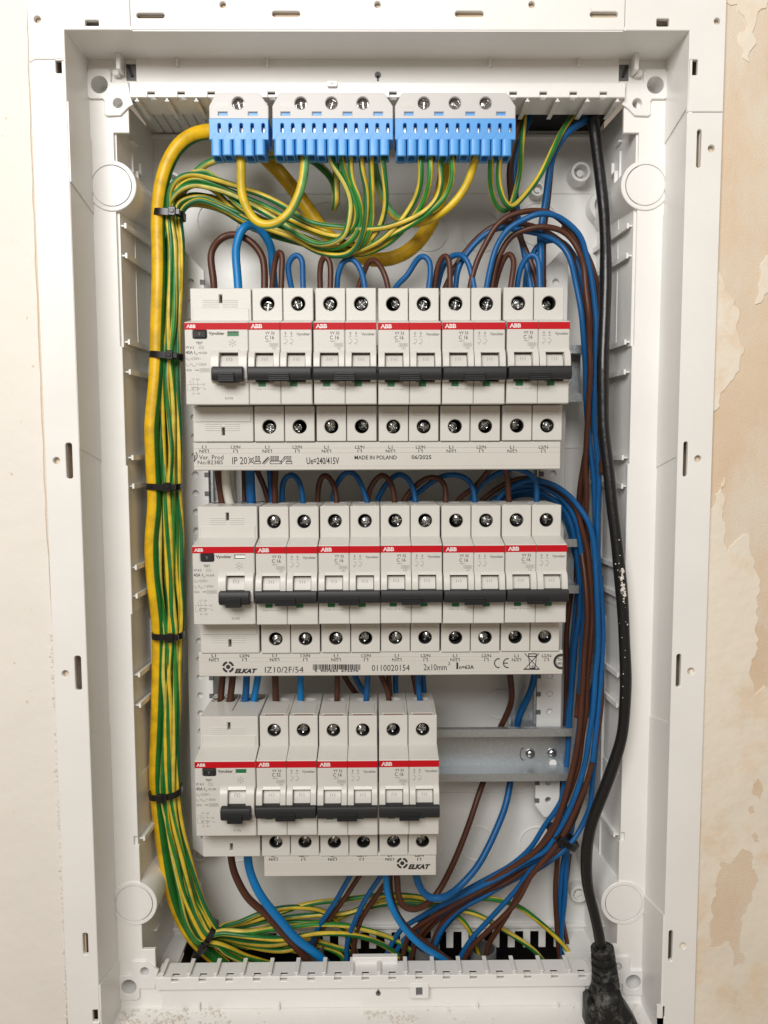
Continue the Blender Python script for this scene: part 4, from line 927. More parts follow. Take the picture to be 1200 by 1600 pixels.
# ------------------------------------------------------------ wires
def curve(pts, step=2.2, sm=3):
    P = [Vector(p) for p in pts]; Q = [P[0]*2-P[1]]+P+[P[-1]*2-P[-2]]; o = []
    for i in range(1, len(Q)-2):
        a, b, c, d = Q[i-1:i+3]; n = max(2, int((c-b).length/step))
        for k in range(n):
            t = k/n; o.append(0.5*((2*b)+(c-a)*t+(2*a-5*b+4*c-d)*t*t+(3*b-a-3*c+d)*t**3))
    o.append(P[-1])
    for _ in range(sm*2): o = [o[0]]+[(o[i-1]+o[i]*2+o[i+1])/4 for i in range(1, len(o)-1)]+[o[-1]]
    # drop points that come too close
    r = [o[0]]
    for p in o[1:]:
        if (p-r[-1]).length > step*0.45: r.append(p)
    return r
KIND = {'b': ('brown_wire', 'brown', 'wire'), 'u': ('blue_wire', 'blue', 'wire'), 'U': ('blue_wire', 'bluel', 'wire'), 'g': ('earth_wire', 'gy', 'wire'), 'G': ('earth_wire', 'gypale', 'wire'), 'Y': ('earth_cable', 'gybig', 'cable'), 'w': ('white_wire', 'white', 'wire'), 'c': ('stripped_wire', 'copper', 'wire')}
WR = random.Random(21)
def wire(kind, r, Y, label, pts, group=None, n=10, sm=3):
    name, m_, cat = KIND[kind]
    P = []
    for i, p in enumerate(pts):
        P.append(W(p[0], p[1], p[2] if len(p) > 2 else Y))
    # depth given only at some points is interpolated between them
    ks = [i for i, p in enumerate(pts) if len(p) > 2]
    if len(ks) >= 2:
        for a, b in zip(ks, ks[1:]):
            for i in range(a+1, b):
                t = (i-a)/(b-a); P[i] = W(pts[i][0], pts[i][1], pts[a][2]*(1-t)+pts[b][2]*t)
    for i in range(1, len(P)-1): P[i] = P[i]+Vector((WR.gauss(0, .36), WR.gauss(0, .5), WR.gauss(0, .36)))
    mb = MB(); mb.sweep(curve(P, max(1.6, r*0.8), sm), r, n)
    o = build(mb, name, m_, None, smooth=60, org=tuple(P[0])); o['label'] = label; o['category'] = cat
    if group: o['group'] = group
    return o
G1 = 'short wire links feeding the breakers of the top row'; G2 = 'short wire links feeding the breakers of the middle row'; G3 = 'wires entering the bottom row'
rs = 1.72
# --- loops over the top row
L = [
 ('b', 2.15, 46, 'thick brown wire arching over the left end of the top row behind the blue one', [(334, 462, 44), (333, 440), (330, 407), (332, 388), (346, 371, 52), (366, 366), (391, 376), (408, 400), (414, 425), (413, 462, 48)]),
 ('U', 2.5, 42, 'thick bright blue wire arching highest over the left end of the top row', [(373, 462, 40), (371, 425), (368, 395), (370, 372), (380, 355, 46), (396, 350), (412, 363), (423, 388), (427, 412, 58), (430, 462, 60)]),
 ('b', rs, 44, 'slim brown wire bent into a narrow hairpin over the first breaker of the top row', [(424, 462, 50), (427, 420), (432, 397), (437, 388, 44), (441, 397), (440, 420), (439, 462, 43)]),
 ('u', rs, 44, 'small blue loop standing alone above the second pole of the first breaker', [(458, 462, 48), (454, 428), (452, 410), (459, 398), (466, 395, 44), (471, 407), (473, 430), (474, 462, 43)]),
 ('b', rs, 44, 'narrow brown loop above the second breaker of the top row, left of a blue loop', [(501, 462, 48), (499, 425), (503, 407), (510, 401, 46), (515, 412), (516, 462, 43)]),
 ('u', rs, 44, 'pointed blue loop above the second breaker of the top row', [(526, 462, 50), (529, 428), (537, 408), (546, 401, 46), (555, 407), (565, 427), (572, 462, 43)]),
 ('b', rs, 44, 'pointed brown loop leaning right above the gap of the second and third breaker, top row', [(556, 462, 54), (568, 427), (577, 407), (584, 402, 47), (592, 412), (601, 432), (609, 462, 43)]),
 ('u', rs, 44, 'blue loop leaning left above the third breaker of the top row', [(612, 462, 56), (622, 444), (634, 433), (648, 411), (660, 400, 48), (671, 405), (673, 428), (668, 462, 43)]),
 ('b', rs, 42, 'brown loop above the fourth breaker of the top row, in front of a blue loop', [(677, 462, 50), (681, 424), (689, 404), (697, 398, 44), (703, 412), (703, 462, 43)]),
 ('u', rs, 46, 'blue loop above the fourth breaker of the top row, behind a brown loop', [(681, 462, 58), (690, 422), (702, 401), (715, 396, 50), (728, 404), (738, 425), (743, 462, 43)]),
 ('b', rs, 44, 'small brown loop above the fifth breaker of the top row', [(770, 462, 56), (777, 428), (786, 405), (796, 393, 48), (803, 405), (802, 429), (796, 462, 43)]),
 ('u', rs, 44, 'small blue loop above the fifth breaker at the right end of the top row', [(806, 462, 52), (812, 422), (823, 401), (832, 396, 46), (840, 408), (844, 462, 43)]),
]
for k, r, Y, lab, p in L: wire(k, r, Y, lab, p, G1)
# --- long wires that leave the top row and run down the right side
GR = 'brown and blue wires bundled down the right side'
L = [
 ('b', rs, 'brown wire leaving the top row in the highest arch, running down beside black cable',
  [(732, 462, 46), (738, 435), (747, 405), (759, 378), (774, 354), (795, 338), (822, 331, 44), (849, 331), (870, 339), (888, 357), (900, 377), (910, 402), (916, 435), (921, 470), (925, 500), (928, 530, 56), (926, 565), (924.5, 620), (920, 680), (912, 725), (905, 770), (903, 800), (905, 860, 74), (906, 920), (900, 1000), (892, 1100, 82)]),
 ('u', rs, 'outermost blue wire of the arches over the right of the top row',
  [(758, 462, 46), (765, 420), (777, 384), (795, 358), (816, 344), (840, 336, 40), (864, 337), (888, 348), (906, 369), (917, 399), (923, 429), (928, 470), (931, 515, 52), (931, 575), (930, 620), (931, 665), (933.5, 725), (935, 755), (934, 800), (935, 860, 60), (938, 920), (941, 985), (939, 1050), (933, 1120), (926, 1190, 50)]),
 ('b', rs, 'brown wire in the lower arch right of the top row, inside the blue arch',
  [(767, 462, 50), (773, 425), (781, 396), (798, 371), (822, 360), (849, 356, 46), (876, 360), (894, 372), (905, 392), (912, 416), (917, 450), (919, 490, 46), (921.5, 530), (920, 575), (920, 620), (918.5, 665), (915.5, 725), (916, 770), (915.5, 807), (918, 860, 66), (922, 930), (915, 1010), (906, 1060, 70), (901, 1120)]),
 ('u', rs, 'blue wire in the lowest wide arch over the right of the top row',
  [(711, 462, 56), (714, 422), (729, 396), (752, 371), (778, 357), (800, 358), (834, 364, 52), (858, 369), (879, 384), (892, 405), (901, 440), (908, 485, 48), (912, 530), (915, 575), (917, 620), (920, 665, 62), (925, 725), (929, 755), (931, 800), (931, 850), (936, 900, 66), (938, 985), (930, 1060), (916, 1120, 66)]),
 ('b', rs, 'brown wire crossing behind the blue arches, seen left of them and beside the black cable',
  [(690, 462, 62), (711, 418), (728, 392), (750, 367), (776, 352), (804, 348, 60), (840, 356), (870, 372), (890, 392), (903, 424), (910, 460), (917, 500, 62), (920, 560), (921, 640), (916, 720), (912, 790, 76), (912, 850), (916, 930), (912, 1010), (904, 1100, 78)]),
]
for k, r, lab, p in L: wire(k, r, 50, lab, p, GR)
wire('u', rs, 50, 'blue wire tucked under the lowest arch beside the mounting strip', [(820, 462, 62), (824, 420, 66), (840, 385, 64), (862, 374), (882, 381), (899, 402), (908, 430, 60), (914, 470), (920, 520), (926, 580), (929, 650, 66)], GR)
wire('b', rs, 50, 'brown wire squeezed between the blue wires and the black cable near the top row', [(880, 352, 62), (900, 372, 60), (917, 400), (930, 430), (935, 462), (937, 520, 62), (936, 600), (938, 680, 66), (940, 740)], GR)
# --- from the top opening down behind
GT = 'wires coming down from the top opening'
wire('b', 1.9, 70, 'dark brown wire coming down from the top opening behind the right terminal block', [(818, 160, 76), (811, 187, 62), (802, 224), (797.6, 270, 60), (799, 316), (804, 345, 68), (815, 380), (835, 425), (842, 462, 56)], GT)
wire('u', 1.9, 70, 'blue wire from the top opening running down beside the dark brown one', [(833, 160, 78), (826, 187, 70), (809, 233), (804, 270, 66), (807.7, 325), (811, 361, 70), (818, 389), (832, 462, 58)], GT)
wire('u', 2.1, 60, 'blue wire curving in from the right of the top opening left of the black cable', [(925, 165, 80), (917, 185, 62), (892, 202), (870, 233), (857, 270, 58), (850.8, 316), (845, 361, 62), (843, 400), (844, 462, 56)], GT)
wire('b', 1.8, 66, 'brown wire running straight down behind the blue one above the fifth breaker', [(862, 250, 70), (855, 316, 68), (851, 361), (849, 400), (849, 462, 62)], GT)

# --- loops over the middle row
L = [
 ('b', 2.0, 46, 'thick brown wire entering the left end of the middle row', [(341, 722, 42), (341, 740), (343, 760), (348, 795, 45)]),
 ('w', 2.9, 46, 'thick white wire entering the left end of the middle row beside the brown one', [(352, 722, 42), (352, 740), (355, 762), (361, 795, 46)]),
 ('w', 1.6, 54, 'thin white wire behind the thick white one at the middle row', [(364, 722, 54), (364, 750), (367, 795, 54)]),
 ('b', 1.4, 50, 'thin dark brown wire left of the light blue feed of the middle row', [(380, 722, 50), (381, 750), (382, 795, 50)]),
 ('u', 2.9, 44, 'thick scuffed blue wire entering the left end of the middle row', [(390, 722, 42), (392, 750), (393, 795, 46)]),
 ('b', rs, 52, 'brown wire slanting to the right behind the first breaker of the middle row', [(396, 722, 48), (404, 742), (416, 765), (423, 800, 54)]),
 ('u', 1.8, 50, 'blue wire going straight down between two brown ones at the middle row', [(420, 722, 50), (423, 750), (426, 800, 52)]),
 ('b', 1.9, 44, 'straight brown wire into the first breaker of the middle row', [(433, 722, 44), (431, 750), (430, 796, 46)]),
 ('u', rs, 46, 'first small blue loop over the middle row, at its left', [(440, 800, 54), (440, 775), (444, 752), (455, 740, 48), (465, 749), (472, 768), (474, 796, 46)]),
 ('b', rs, 46, 'first brown loop over the middle row, narrow and round', [(496, 800, 54), (497, 770), (500, 750), (508, 739, 48), (518, 749), (524, 768), (526, 796, 46)]),
 ('u', rs, 46, 'wide blue loop over the second breaker of the middle row', [(519, 800, 60), (522, 768), (529, 750), (545, 737, 50), (560, 747), (569, 768), (577, 796, 46)]),
 ('b', rs, 42, 'brown loop over the third breaker of the middle row', [(574, 800, 52), (577, 770), (583, 751), (597, 741, 46), (609, 752), (615, 768), (617, 796, 45)]),
 ('u', rs, 48, 'blue loop starting low and closing over the third breaker of the middle row', [(586, 800, 62), (594, 775), (608, 750), (625, 739, 50), (638, 747), (646, 765), (651, 796, 46)]),
 ('b', rs, 42, 'brown loop over the fourth breaker of the middle row', [(627, 800, 54), (634, 778), (648, 760), (664, 748), (680, 745, 47), (693, 753), (697, 768), (696, 796, 45)]),
 ('u', rs, 48, 'long blue loop over the fourth breaker of the middle row', [(634, 800, 62), (645, 778), (662, 762), (686, 746), (708, 741, 50), (728, 747), (739, 763), (743, 796, 46)]),
 ('b', rs, 44, 'brown wire rising right over the fourth breaker and going up behind the busbar cover', [(706, 800, 62), (718, 778), (741, 762), (756, 742), (770, 728), (790, 715, 42)]),
 ('b', rs, 40, 'short straight brown wire into the fifth breaker of the middle row', [(783, 715, 36), (790, 735), (794, 753), (796, 796, 45)]),
 ('u', rs, 44, 'long blue wire arching over the fifth breaker of the middle row', [(734, 800, 60), (740, 775), (755, 755), (780, 738), (800, 730, 48), (820, 734), (834, 747), (839, 765), (838, 796, 46)]),
]
for k, r, Y, lab, p in L: wire(k, r, Y, lab, p, G2)
# --- the arcs that leave the middle row to the right, then the long run down the right side
L = [
 ('b', rs, 'brown wire on the outer edge of the big arc right of the middle row',
  [(740, 800, 64), (755, 779), (774, 765), (795, 753), (825, 748, 58), (855, 756), (880, 772), (899, 796), (910, 825), (917, 858), (923, 901), (925, 957), (923, 1006), (919, 1055), (915, 1110, 54), (910, 1150), (902.5, 1194), (891, 1235), (874, 1274), (857, 1303), (840, 1325), (815, 1350, 62), (772, 1380), (735, 1402), (697, 1420), (665, 1440), (640, 1460), (628, 1500, 76)]),
 ('u', rs, 'blue wire on top of the big arc right of the middle row, outermost',
  [(770, 800, 60), (782, 772), (806, 756), (832, 750, 54), (860, 756), (885, 770), (905, 790), (918, 815), (926, 845), (930, 880), (933, 941), (933, 1006), (930, 1055), (926, 1110, 50), (921, 1147), (914, 1194), (899, 1241), (884, 1278), (869, 1306), (850, 1331, 56), (820, 1345), (785, 1367), (747, 1387), (697, 1413), (660, 1434), (625, 1455), (600, 1500, 78)]),
 ('u', rs, 'blue wire second in the big arc right of the middle row',
  [(765, 800, 66), (780, 778), (804, 761), (834, 757, 60), (864, 768), (887, 789), (901, 816), (908, 860), (912, 892), (914.4, 933), (912, 974), (910, 1022), (906, 1071), (905, 1120, 62), (900, 1170), (890, 1220), (872, 1260), (852, 1292), (830, 1325, 68), (800, 1352), (760, 1372), (715, 1398), (680, 1420), (655, 1442), (640, 1500, 82)]),
 ('u', rs, 'blue wire third in the big arc right of the middle row, hugging the breaker',
  [(750, 800, 70), (771, 779), (804, 769), (834, 765, 64), (861, 777), (882, 795), (895, 825), (901, 858), (906, 900, 68), (905, 957), (899, 1006), (894, 1055), (890, 1120, 72), (886, 1180), (880, 1240), (868, 1290), (840, 1330, 74), (800, 1362), (755, 1395), (715, 1425), (690, 1455), (675, 1500, 84)]),
 ('u', rs, 'blue wire lowest in the big arc of the middle row, close to the rail',
  [(780, 800, 76), (800, 778), (828, 772, 72), (852, 779), (876, 801), (888, 828), (897, 862, 76), (903, 900), (901, 930), (898, 960), (893, 1010), (890, 1060), (887, 1120, 84), (884, 1180), (884, 1260), (887, 1325, 80), (885, 1360), (881, 1405), (877, 1455), (876, 1505, 84)]),
 ('b', rs, 'brown wire running down right of the rail ends on to the enclosure floor',
  [(912, 790, 80), (900, 860, 84), (893, 920, 80), (888, 990), (884, 1055), (883, 1120, 86), (879, 1200, 88), (874, 1270, 84), (870, 1342, 80), (867, 1392), (870, 1442), (875, 1505, 84)]),
 ('b', rs, 'brown wire in the middle of the right bundle, crossing over the tie',
  [(938, 900, 60), (941, 982), (941, 1039), (940, 1071), (937, 1119, 52), (931, 1166), (919, 1212), (908, 1241), (894, 1274), (878, 1306), (857, 1334), (831, 1366, 56), (812, 1400), (795, 1425), (762, 1456), (737, 1482), (720, 1510, 74)]),
 ('u', rs, 'blue wire running straight from the right tie to the right floor conduit',
  [(933, 1150, 64), (927, 1222), (921, 1259), (911, 1287), (896, 1312), (874, 1332, 60), (850, 1348), (832, 1357), (810, 1385), (785, 1415), (760, 1442), (735, 1470), (714, 1505, 74)]),
 ('b', rs, 'dark brown wire deep in the right bundle, showing left of the tie',
  [(930, 1150, 72), (922, 1200), (913, 1240), (896, 1280), (880, 1308), (855, 1338, 66), (825, 1352), (780, 1380), (735, 1404), (700, 1432), (680, 1460), (670, 1505, 82)]),
 ('u', rs, 'blue wire leaving the tie at the back and dropping to the right floor conduit',
  [(912, 1200, 80), (900, 1260), (890, 1310, 78), (880, 1345), (876, 1400), (874, 1450), (880, 1505, 86)]),
 ('u', rs, 'blue wire in the low fan of wires that reaches furthest left on the floor',
  [(885, 1320, 66), (850, 1338, 64), (800, 1362), (750, 1392), (700, 1420), (660, 1446), (630, 1470), (610, 1505, 80)]),
 ('b', rs, 'brown wire in the low fan of wires just under the blue ones',
  [(868, 1330, 70), (835, 1350, 68), (790, 1378), (740, 1400), (695, 1428), (668, 1452), (655, 1475), (645, 1510, 82)]),
 ('u', rs, 'blue wire hanging lowest in the fan between the tie and the middle conduit',
  [(880, 1330, 76), (840, 1358, 72), (800, 1376), (752, 1402), (720, 1420), (695, 1445), (680, 1475), (676, 1508, 78)]),
 ('b', rs, 'dusty brown wire lying on the slanting blue pair above the right floor conduit',
  [(875, 1325, 60), (845, 1352, 58), (815, 1390), (795, 1425), (778, 1450), (764, 1480), (757, 1510, 76)]),
 ('b', rs, 'brown wire lying frontmost in the lower half of the right bundle',
  [(925, 520, 72), (922, 640, 74), (914, 760, 74), (908, 850, 64), (913, 900, 56), (918, 960, 51), (914, 1020), (908, 1080, 50), (902, 1150), (893, 1210, 51), (880, 1256), (862, 1298, 55), (834, 1332, 58), (798, 1358), (756, 1384), (712, 1408), (678, 1434), (652, 1462), (640, 1508, 78)]),
 ('b', 1.6, 'thin brown wire just left of the right floor conduit behind the straight blue pair',
  [(890, 1335, 84), (885, 1380, 84), (880, 1430), (884, 1462), (893, 1508, 86)]),
]
for k, r, lab, p in L: wire(k, r, 60, lab, p, GR)

# --- wires into the bottom row
L = [
 ('b', 2.0, 43, 'dark brown wire into the leftmost terminal of the bottom row', [(348, 1040, 43), (347, 1062), (344, 1102, 45)]),
 ('b', 2.1, 43, 'brown wire with bared copper end beside the leftmost wire of the bottom row', [(365, 1040, 43), (363.5, 1062), (359, 1098, 43)]),
 ('u', 2.1, 43, 'dull blue wire with bared end at the left of the bottom row', [(386, 1040, 43), (385, 1062), (383, 1098, 43)]),
 ('U', 2.1, 43, 'bright blue wire slanting into the residual current device of the bottom row', [(405, 1040, 43), (402, 1062), (396, 1098, 43)]),
 ('b', 2.0, 43, 'brown wire into the first pole of the C32 breaker', [(430, 1040, 43), (429, 1062), (431, 1104, 44)]),
 ('U', 2.0, 43, 'bright blue wire into the second pole of the C32 breaker', [(470, 1040, 43), (470, 1062), (470, 1104, 44)]),
 ('b', rs, 43, 'brown wire into the left pole of the middle breaker, bottom row', [(527, 1040, 43), (527, 1062), (526, 1104, 44)]),
 ('b', rs, 60, 'brown wire slanting behind the wires of the middle breaker, bottom row', [(530, 1040, 54), (545, 1068), (566, 1096, 64)]),
 ('u', rs, 56, 'blue wire slanting to the right behind the straight blue one, bottom row', [(548, 1040, 52), (558, 1065), (574, 1090, 56)]),
 ('u', rs, 43, 'blue wire into the right pole of the middle breaker, bottom row', [(573, 1040, 43), (573, 1062), (571, 1104, 44)]),
 ('b', rs, 43, 'brown wire bending into the last breaker of the bottom row', [(592, 1040, 48), (598, 1060), (606, 1080), (608, 1104, 44)]),
 ('b', rs, 50, 'brown wire just behind the bending one at the last breaker, bottom row', [(607, 1040, 50), (607, 1062), (610, 1096, 52)]),
 ('u', rs, 54, 'blue wire standing behind the last breaker of the bottom row, left one', [(619, 1040, 54), (619, 1062), (619, 1096, 58)]),
 ('u', rs, 43, 'blue wire into the right pole of the last breaker, bottom row', [(650, 1040, 43), (653, 1062), (657, 1104, 44)]),
 ('b', rs, 52, 'brown wire half hidden behind the blue one at the last breaker, bottom row', [(643, 1040, 50), (647, 1062), (654, 1096, 54)]),
 ('u', rs, 54, 'blue wire rightmost above the bottom row', [(661, 1040, 54), (663, 1062), (664, 1096, 58)]),
]
for k, r, Y, lab, p in L: wire(k, r, Y, lab, p, G3)
for px, py in ((358.5, 1095), (383, 1095)):
    a = W(px, py-6, 43); b = W(px, py+6, 43); mb = MB(); mb.sweep([a, a.lerp(b, .5), b], 1.5 if px < 370 else 1.4, 10)
    tgt = [o for o in C.objects if o.get('label') in ('brown wire with bared copper end beside the leftmost wire of the bottom row', 'dull blue wire with bared end at the left of the bottom row')]
    build(mb, 'bare_end', 'copper', tgt[0 if px < 370 else 1], smooth=50)

# --- below the bottom row
GB = 'wires below the bottom row'
L = [
 ('b', 2.35, 48, 'thick brown wire leaving the bottom left device beside a blue one', [(360, 1325, 46), (361, 1345), (367, 1370, 48), (387, 1403), (415, 1431), (445, 1462), (470, 1488), (490, 1515, 60)]),
 ('U', 2.7, 44, 'thick bright blue wire leaving the bottom left device beside a brown one', [(387, 1325, 44), (388, 1345), (394, 1371), (410, 1403, 44), (438, 1437), (466, 1467), (492, 1490), (520, 1515, 58)]),
 ('u', rs, 52, 'blue wire of the slanting pair under the short busbar cover, left pair', [(558, 1350, 50), (547, 1371), (522, 1410), (500, 1447), (486, 1472), (478, 1500, 78)]),
 ('b', rs, 56, 'brown wire of the slanting pair under the short busbar cover, left pair', [(572, 1350, 54), (560, 1371), (536, 1407), (511, 1442), (492, 1474), (484, 1505, 78)]),
 ('u', rs, 50, 'blue wire of the second slanting pair under the short busbar cover', [(606, 1350, 52), (594, 1371), (572, 1405), (556, 1437), (545, 1470), (541, 1510, 74)]),
 ('b', rs, 54, 'brown wire of the second slanting pair under the short busbar cover', [(620, 1350, 56), (609, 1371), (586, 1403), (568, 1435), (555, 1467), (550, 1510, 76)]),
 ('U', 2.1, 44, 'bright blue wire sweeping right from the short busbar cover over the others', [(601, 1350, 44), (602, 1371), (607, 1400), (617, 1430), (635, 1455), (660, 1477, 46), (692, 1497), (720, 1520, 60)]),
 ('b', rs, 50, 'brown wire hidden behind the sweeping bright blue one on the floor', [(610, 1350, 52), (611, 1395), (621, 1427), (645, 1456, 54), (672, 1479), (702, 1499), (730, 1520, 64)]),
 ('b', 2.0, 54, 'thick brown wire looping below the short busbar cover up past the bare rail', [(619, 1350, 46), (620, 1375), (623, 1398), (631, 1415), (645, 1421, 50), (664, 1415), (685, 1393), (710, 1345), (733, 1291, 70), (747, 1248), (757, 1215, 84), (768, 1180, 86), (780, 1145, 84), (792, 1114), (799, 1093), (797, 1065), (794, 1035, 60)]),
 ('u', 2.3, 50, 'thick blue wire looping below the short busbar cover up past the bare rail', [(648, 1350, 42), (650, 1372), (656, 1390), (670, 1402), (690, 1402, 46), (711, 1393), (739, 1362), (761, 1330), (778, 1291, 72), (790, 1257), (798, 1220, 86), (803, 1180, 88), (808, 1141, 86), (815, 1112), (826, 1087), (833, 1062), (838, 1030, 62)]),
]
for k, r, Y, lab, p in L: wire(k, r, Y, lab, p, GB)

# --- earth wires: the bundle up the left side
def col(u, Y):
    tab = [(380, 271, 13), (440, 270, 13), (500, 269, 13), (555, 265, 14), (600, 264, 15), (650, 265, 16), (710, 266, 16), (760, 266, 15), (830, 268, 15), (900, 268, 15), (950, 270, 14), (990, 271, 13), (1050, 270, 13), (1100, 269, 13), (1160, 268, 12), (1238, 267, 12), (1290, 273, 12), (1340, 283, 12), (1390, 294, 13), (1430, 308, 13), (1462, 326, 12)]
    return [(c+u*w_+2.4*math.sin(y/90+u*5)*(y not in (555, 760, 990, 1238)), y-(u*10 if y > 1400 else 0), Y) for y, c, w_ in tab]
rt = 1.68
tops = {
 'A': [(268, 345), (270, 312), (281, 288), (300, 269), (322, 268), (345, 286), (364, 308), (390, 334), (425, 354)],
 'B': [(264, 345), (267, 300), (279, 281), (300, 274), (332, 279), (367, 291), (407, 304), (445, 324)],
 'C': [(262, 345), (266, 310), (283, 288), (304, 281), (332, 287), (367, 302), (410, 320), (445, 338)],
 'D': [(260, 345), (262, 322), (277, 299), (301, 289), (330, 292), (360, 303), (395, 322), (435, 345)],
 'E': [(281, 345), (287, 326), (297, 316), (311, 313), (332, 317), (357, 331), (385, 345), (425, 359)],
 'F': [(276, 345), (282, 320), (293, 306), (316, 304), (348, 313), (380, 329), (430, 352)],
 'G': [(273, 345), (278, 322), (291, 312), (320, 309), (350, 321), (388, 338), (430, 360)],
 'H': [(270, 345), (272, 315), (284, 298), (306, 288), (335, 297), (360, 321), (390, 342), (430, 361)],
 'I': [(278, 345), (283, 323), (294, 310), (320, 306), (352, 317), (385, 334), (425, 350)],
 'J': [(266, 345), (269, 318), (281, 296), (302, 284), (332, 290), (365, 307), (405, 328), (435, 343)],
}
ports = {
 'B': [(487, 347), (540, 356), (590, 356), (630, 347), (662, 333), (682, 312), (690, 285), (688, 252), (688, 238)],
 'D': [(462, 364), (492, 380), (516, 382), (535, 371), (545, 348), (547, 313), (537, 281), (518, 255), (514.7, 238)],
 'C': [(484, 356), (510, 368), (535, 370), (551, 358), (558, 335), (552, 308), (539, 280), (533, 255), (532, 238)],
 'A': [(465, 368), (500, 386), (530, 388), (552, 374), (564, 345), (562, 312), (553, 283), (548, 255), (548, 238)],
 'E': [(460, 374), (492, 391), (525, 401), (548, 394), (563, 374), (572, 345), (572, 300), (566, 262), (565, 238)],
 'G': [(470, 376), (510, 393), (545, 394), (566, 382), (578, 355), (583, 310), (582, 262), (580.5, 238)],
 'F': [(465, 366), (505, 382), (545, 388), (575, 375), (595, 350), (603, 315), (600, 270), (597, 238)],
 'H': [(470, 378), (515, 394), (560, 391), (600, 371), (632, 340), (651, 305), (658, 275), (656, 238)],
 'I': [(465, 368), (510, 386), (560, 397), (605, 378), (640, 347), (662, 315), (671, 280), (672, 238)],
 'J': [(475, 358), (520, 374), (570, 383), (610, 368), (645, 349), (675, 328), (697, 304), (706, 276), (705, 238)],
}
Yt = {'A': 50, 'B': 42, 'C': 46, 'D': 44, 'E': 52, 'F': 60, 'G': 57, 'H': 55, 'I': 63, 'J': 50}
uu = {'D': -1.0, 'C': -0.55, 'B': -0.15, 'A': 0.25, 'E': 0.95, 'G': 0.6, 'F': 0.4, 'H': -0.3, 'I': 0.8, 'J': -0.75}
yc = {'D': 56, 'C': 55, 'B': 54, 'A': 55, 'E': 57, 'G': 58, 'F': 62, 'H': 63, 'I': 62, 'J': 63}
outs = {
 'E': [(345, 1448), (372, 1440), (405, 1429), (440, 1419), (472, 1417), (503, 1424), (525, 1440), (545, 1460), (560, 1500, 82)],
 'A': [(345, 1452), (385, 1455), (420, 1453), (455, 1448), (500, 1444), (545, 1447), (590, 1458), (625, 1472), (660, 1500, 80)],
 'B': [(345, 1458), (390, 1464), (440, 1469), (490, 1460), (540, 1457), (580, 1468), (612, 1484), (640, 1508, 80)],
 'G': [(345, 1450), (385, 1440), (430, 1428), (480, 1413), (540, 1405), (600, 1398), (650, 1402), (680, 1410, 76), (720, 1404), (765, 1404), (810, 1417), (835, 1433), (860, 1455), (880, 1475), (897, 1500, 78)],
 'F': [(345, 1452), (390, 1446), (440, 1434), (490, 1430), (540, 1424), (590, 1413), (640, 1412), (690, 1418), (732, 1426, 80), (760, 1436), (785, 1450), (810, 1468), (835, 1486), (855, 1510, 80)],
 'I': [(345, 1455), (400, 1452), (450, 1440), (510, 1440), (560, 1420), (610, 1406), (650, 1405), (690, 1420, 84), (719, 1437), (736, 1460), (752, 1505, 84)],
 'C': [(338, 1472), (356, 1482), (385, 1492), (425, 1506, 74)],
 'D': [(336, 1474), (350, 1488), (375, 1500), (400, 1515, 70)],
 'H': [(345, 1462), (380, 1474), (430, 1478), (480, 1470), (520, 1478), (555, 1492), (570, 1512, 84)],
 'J': [(345, 1464), (390, 1480), (440, 1486), (490, 1478), (530, 1490), (540, 1515, 86)],
}
Yo = {'E': 66, 'A': 56, 'B': 54, 'G': 72, 'F': 76, 'I': 80, 'C': 58, 'D': 60, 'H': 70, 'J': 74}
pl = {'B': ('fourth green', ''),}
desc = {'D': 'first port of the middle terminal block', 'C': 'second port of the middle terminal block', 'A': 'third port of the middle terminal block', 'E': 'the one sagging lowest under the middle terminal block', 'G': 'fifth wire of the middle terminal block', 'F': 'last wire of the middle terminal block',
        'H': 'first wire of the right terminal block', 'I': 'second wire of the right terminal block', 'B': 'third wire of the right terminal block', 'J': 'fourth wire of the right terminal block'}
for k in tops:
    pr = ports[k][::-1]; pr = [(pr[0][0], pr[0][1], 27), (pr[1][0], pr[1][1], 29)]+[(a, b) for a, b in pr[2:]]
    tp = tops[k][::-1]; tp = [(tp[0][0], tp[0][1], Yt[k])]+[(a, b) for a, b in tp[1:-1]]+[(tp[-1][0], tp[-1][1], yc[k])]
    o_ = list(outs[k]); o_[1] = (o_[1][0], o_[1][1], Yo[k])
    wire('g', rt, 55, 'green yellow wire of the left bundle, '+desc[k], pr+tp+col(uu[k], yc[k])+o_, 'green and yellow wires tied in the left bundle', sm=3)
# extra strands in the column that end on the floor
for i, u in enumerate((0.12, -0.9, 0.75)):
    Yq = (68, 69, 68)[i]
    top = [(470+i*14, 380+i*4, 66), (430, 364+i*3), (390, 350+i*2), (350, 326+i*3), (315, 312+i*3), (290, 322), (276+i*3, 345, Yq)]
    wire('g', rt, Yq, ('deepest', 'hindmost left', 'hindmost right')[i]+' green and yellow strand of the left bundle, mostly hidden', top+col(u, Yq)+[(345, 1462+i*3), (385, 1462+i*8), (430, 1464+i*10), (480, 1484+i*4), (500, 1515, 86)], 'green and yellow wires tied in the left bundle')
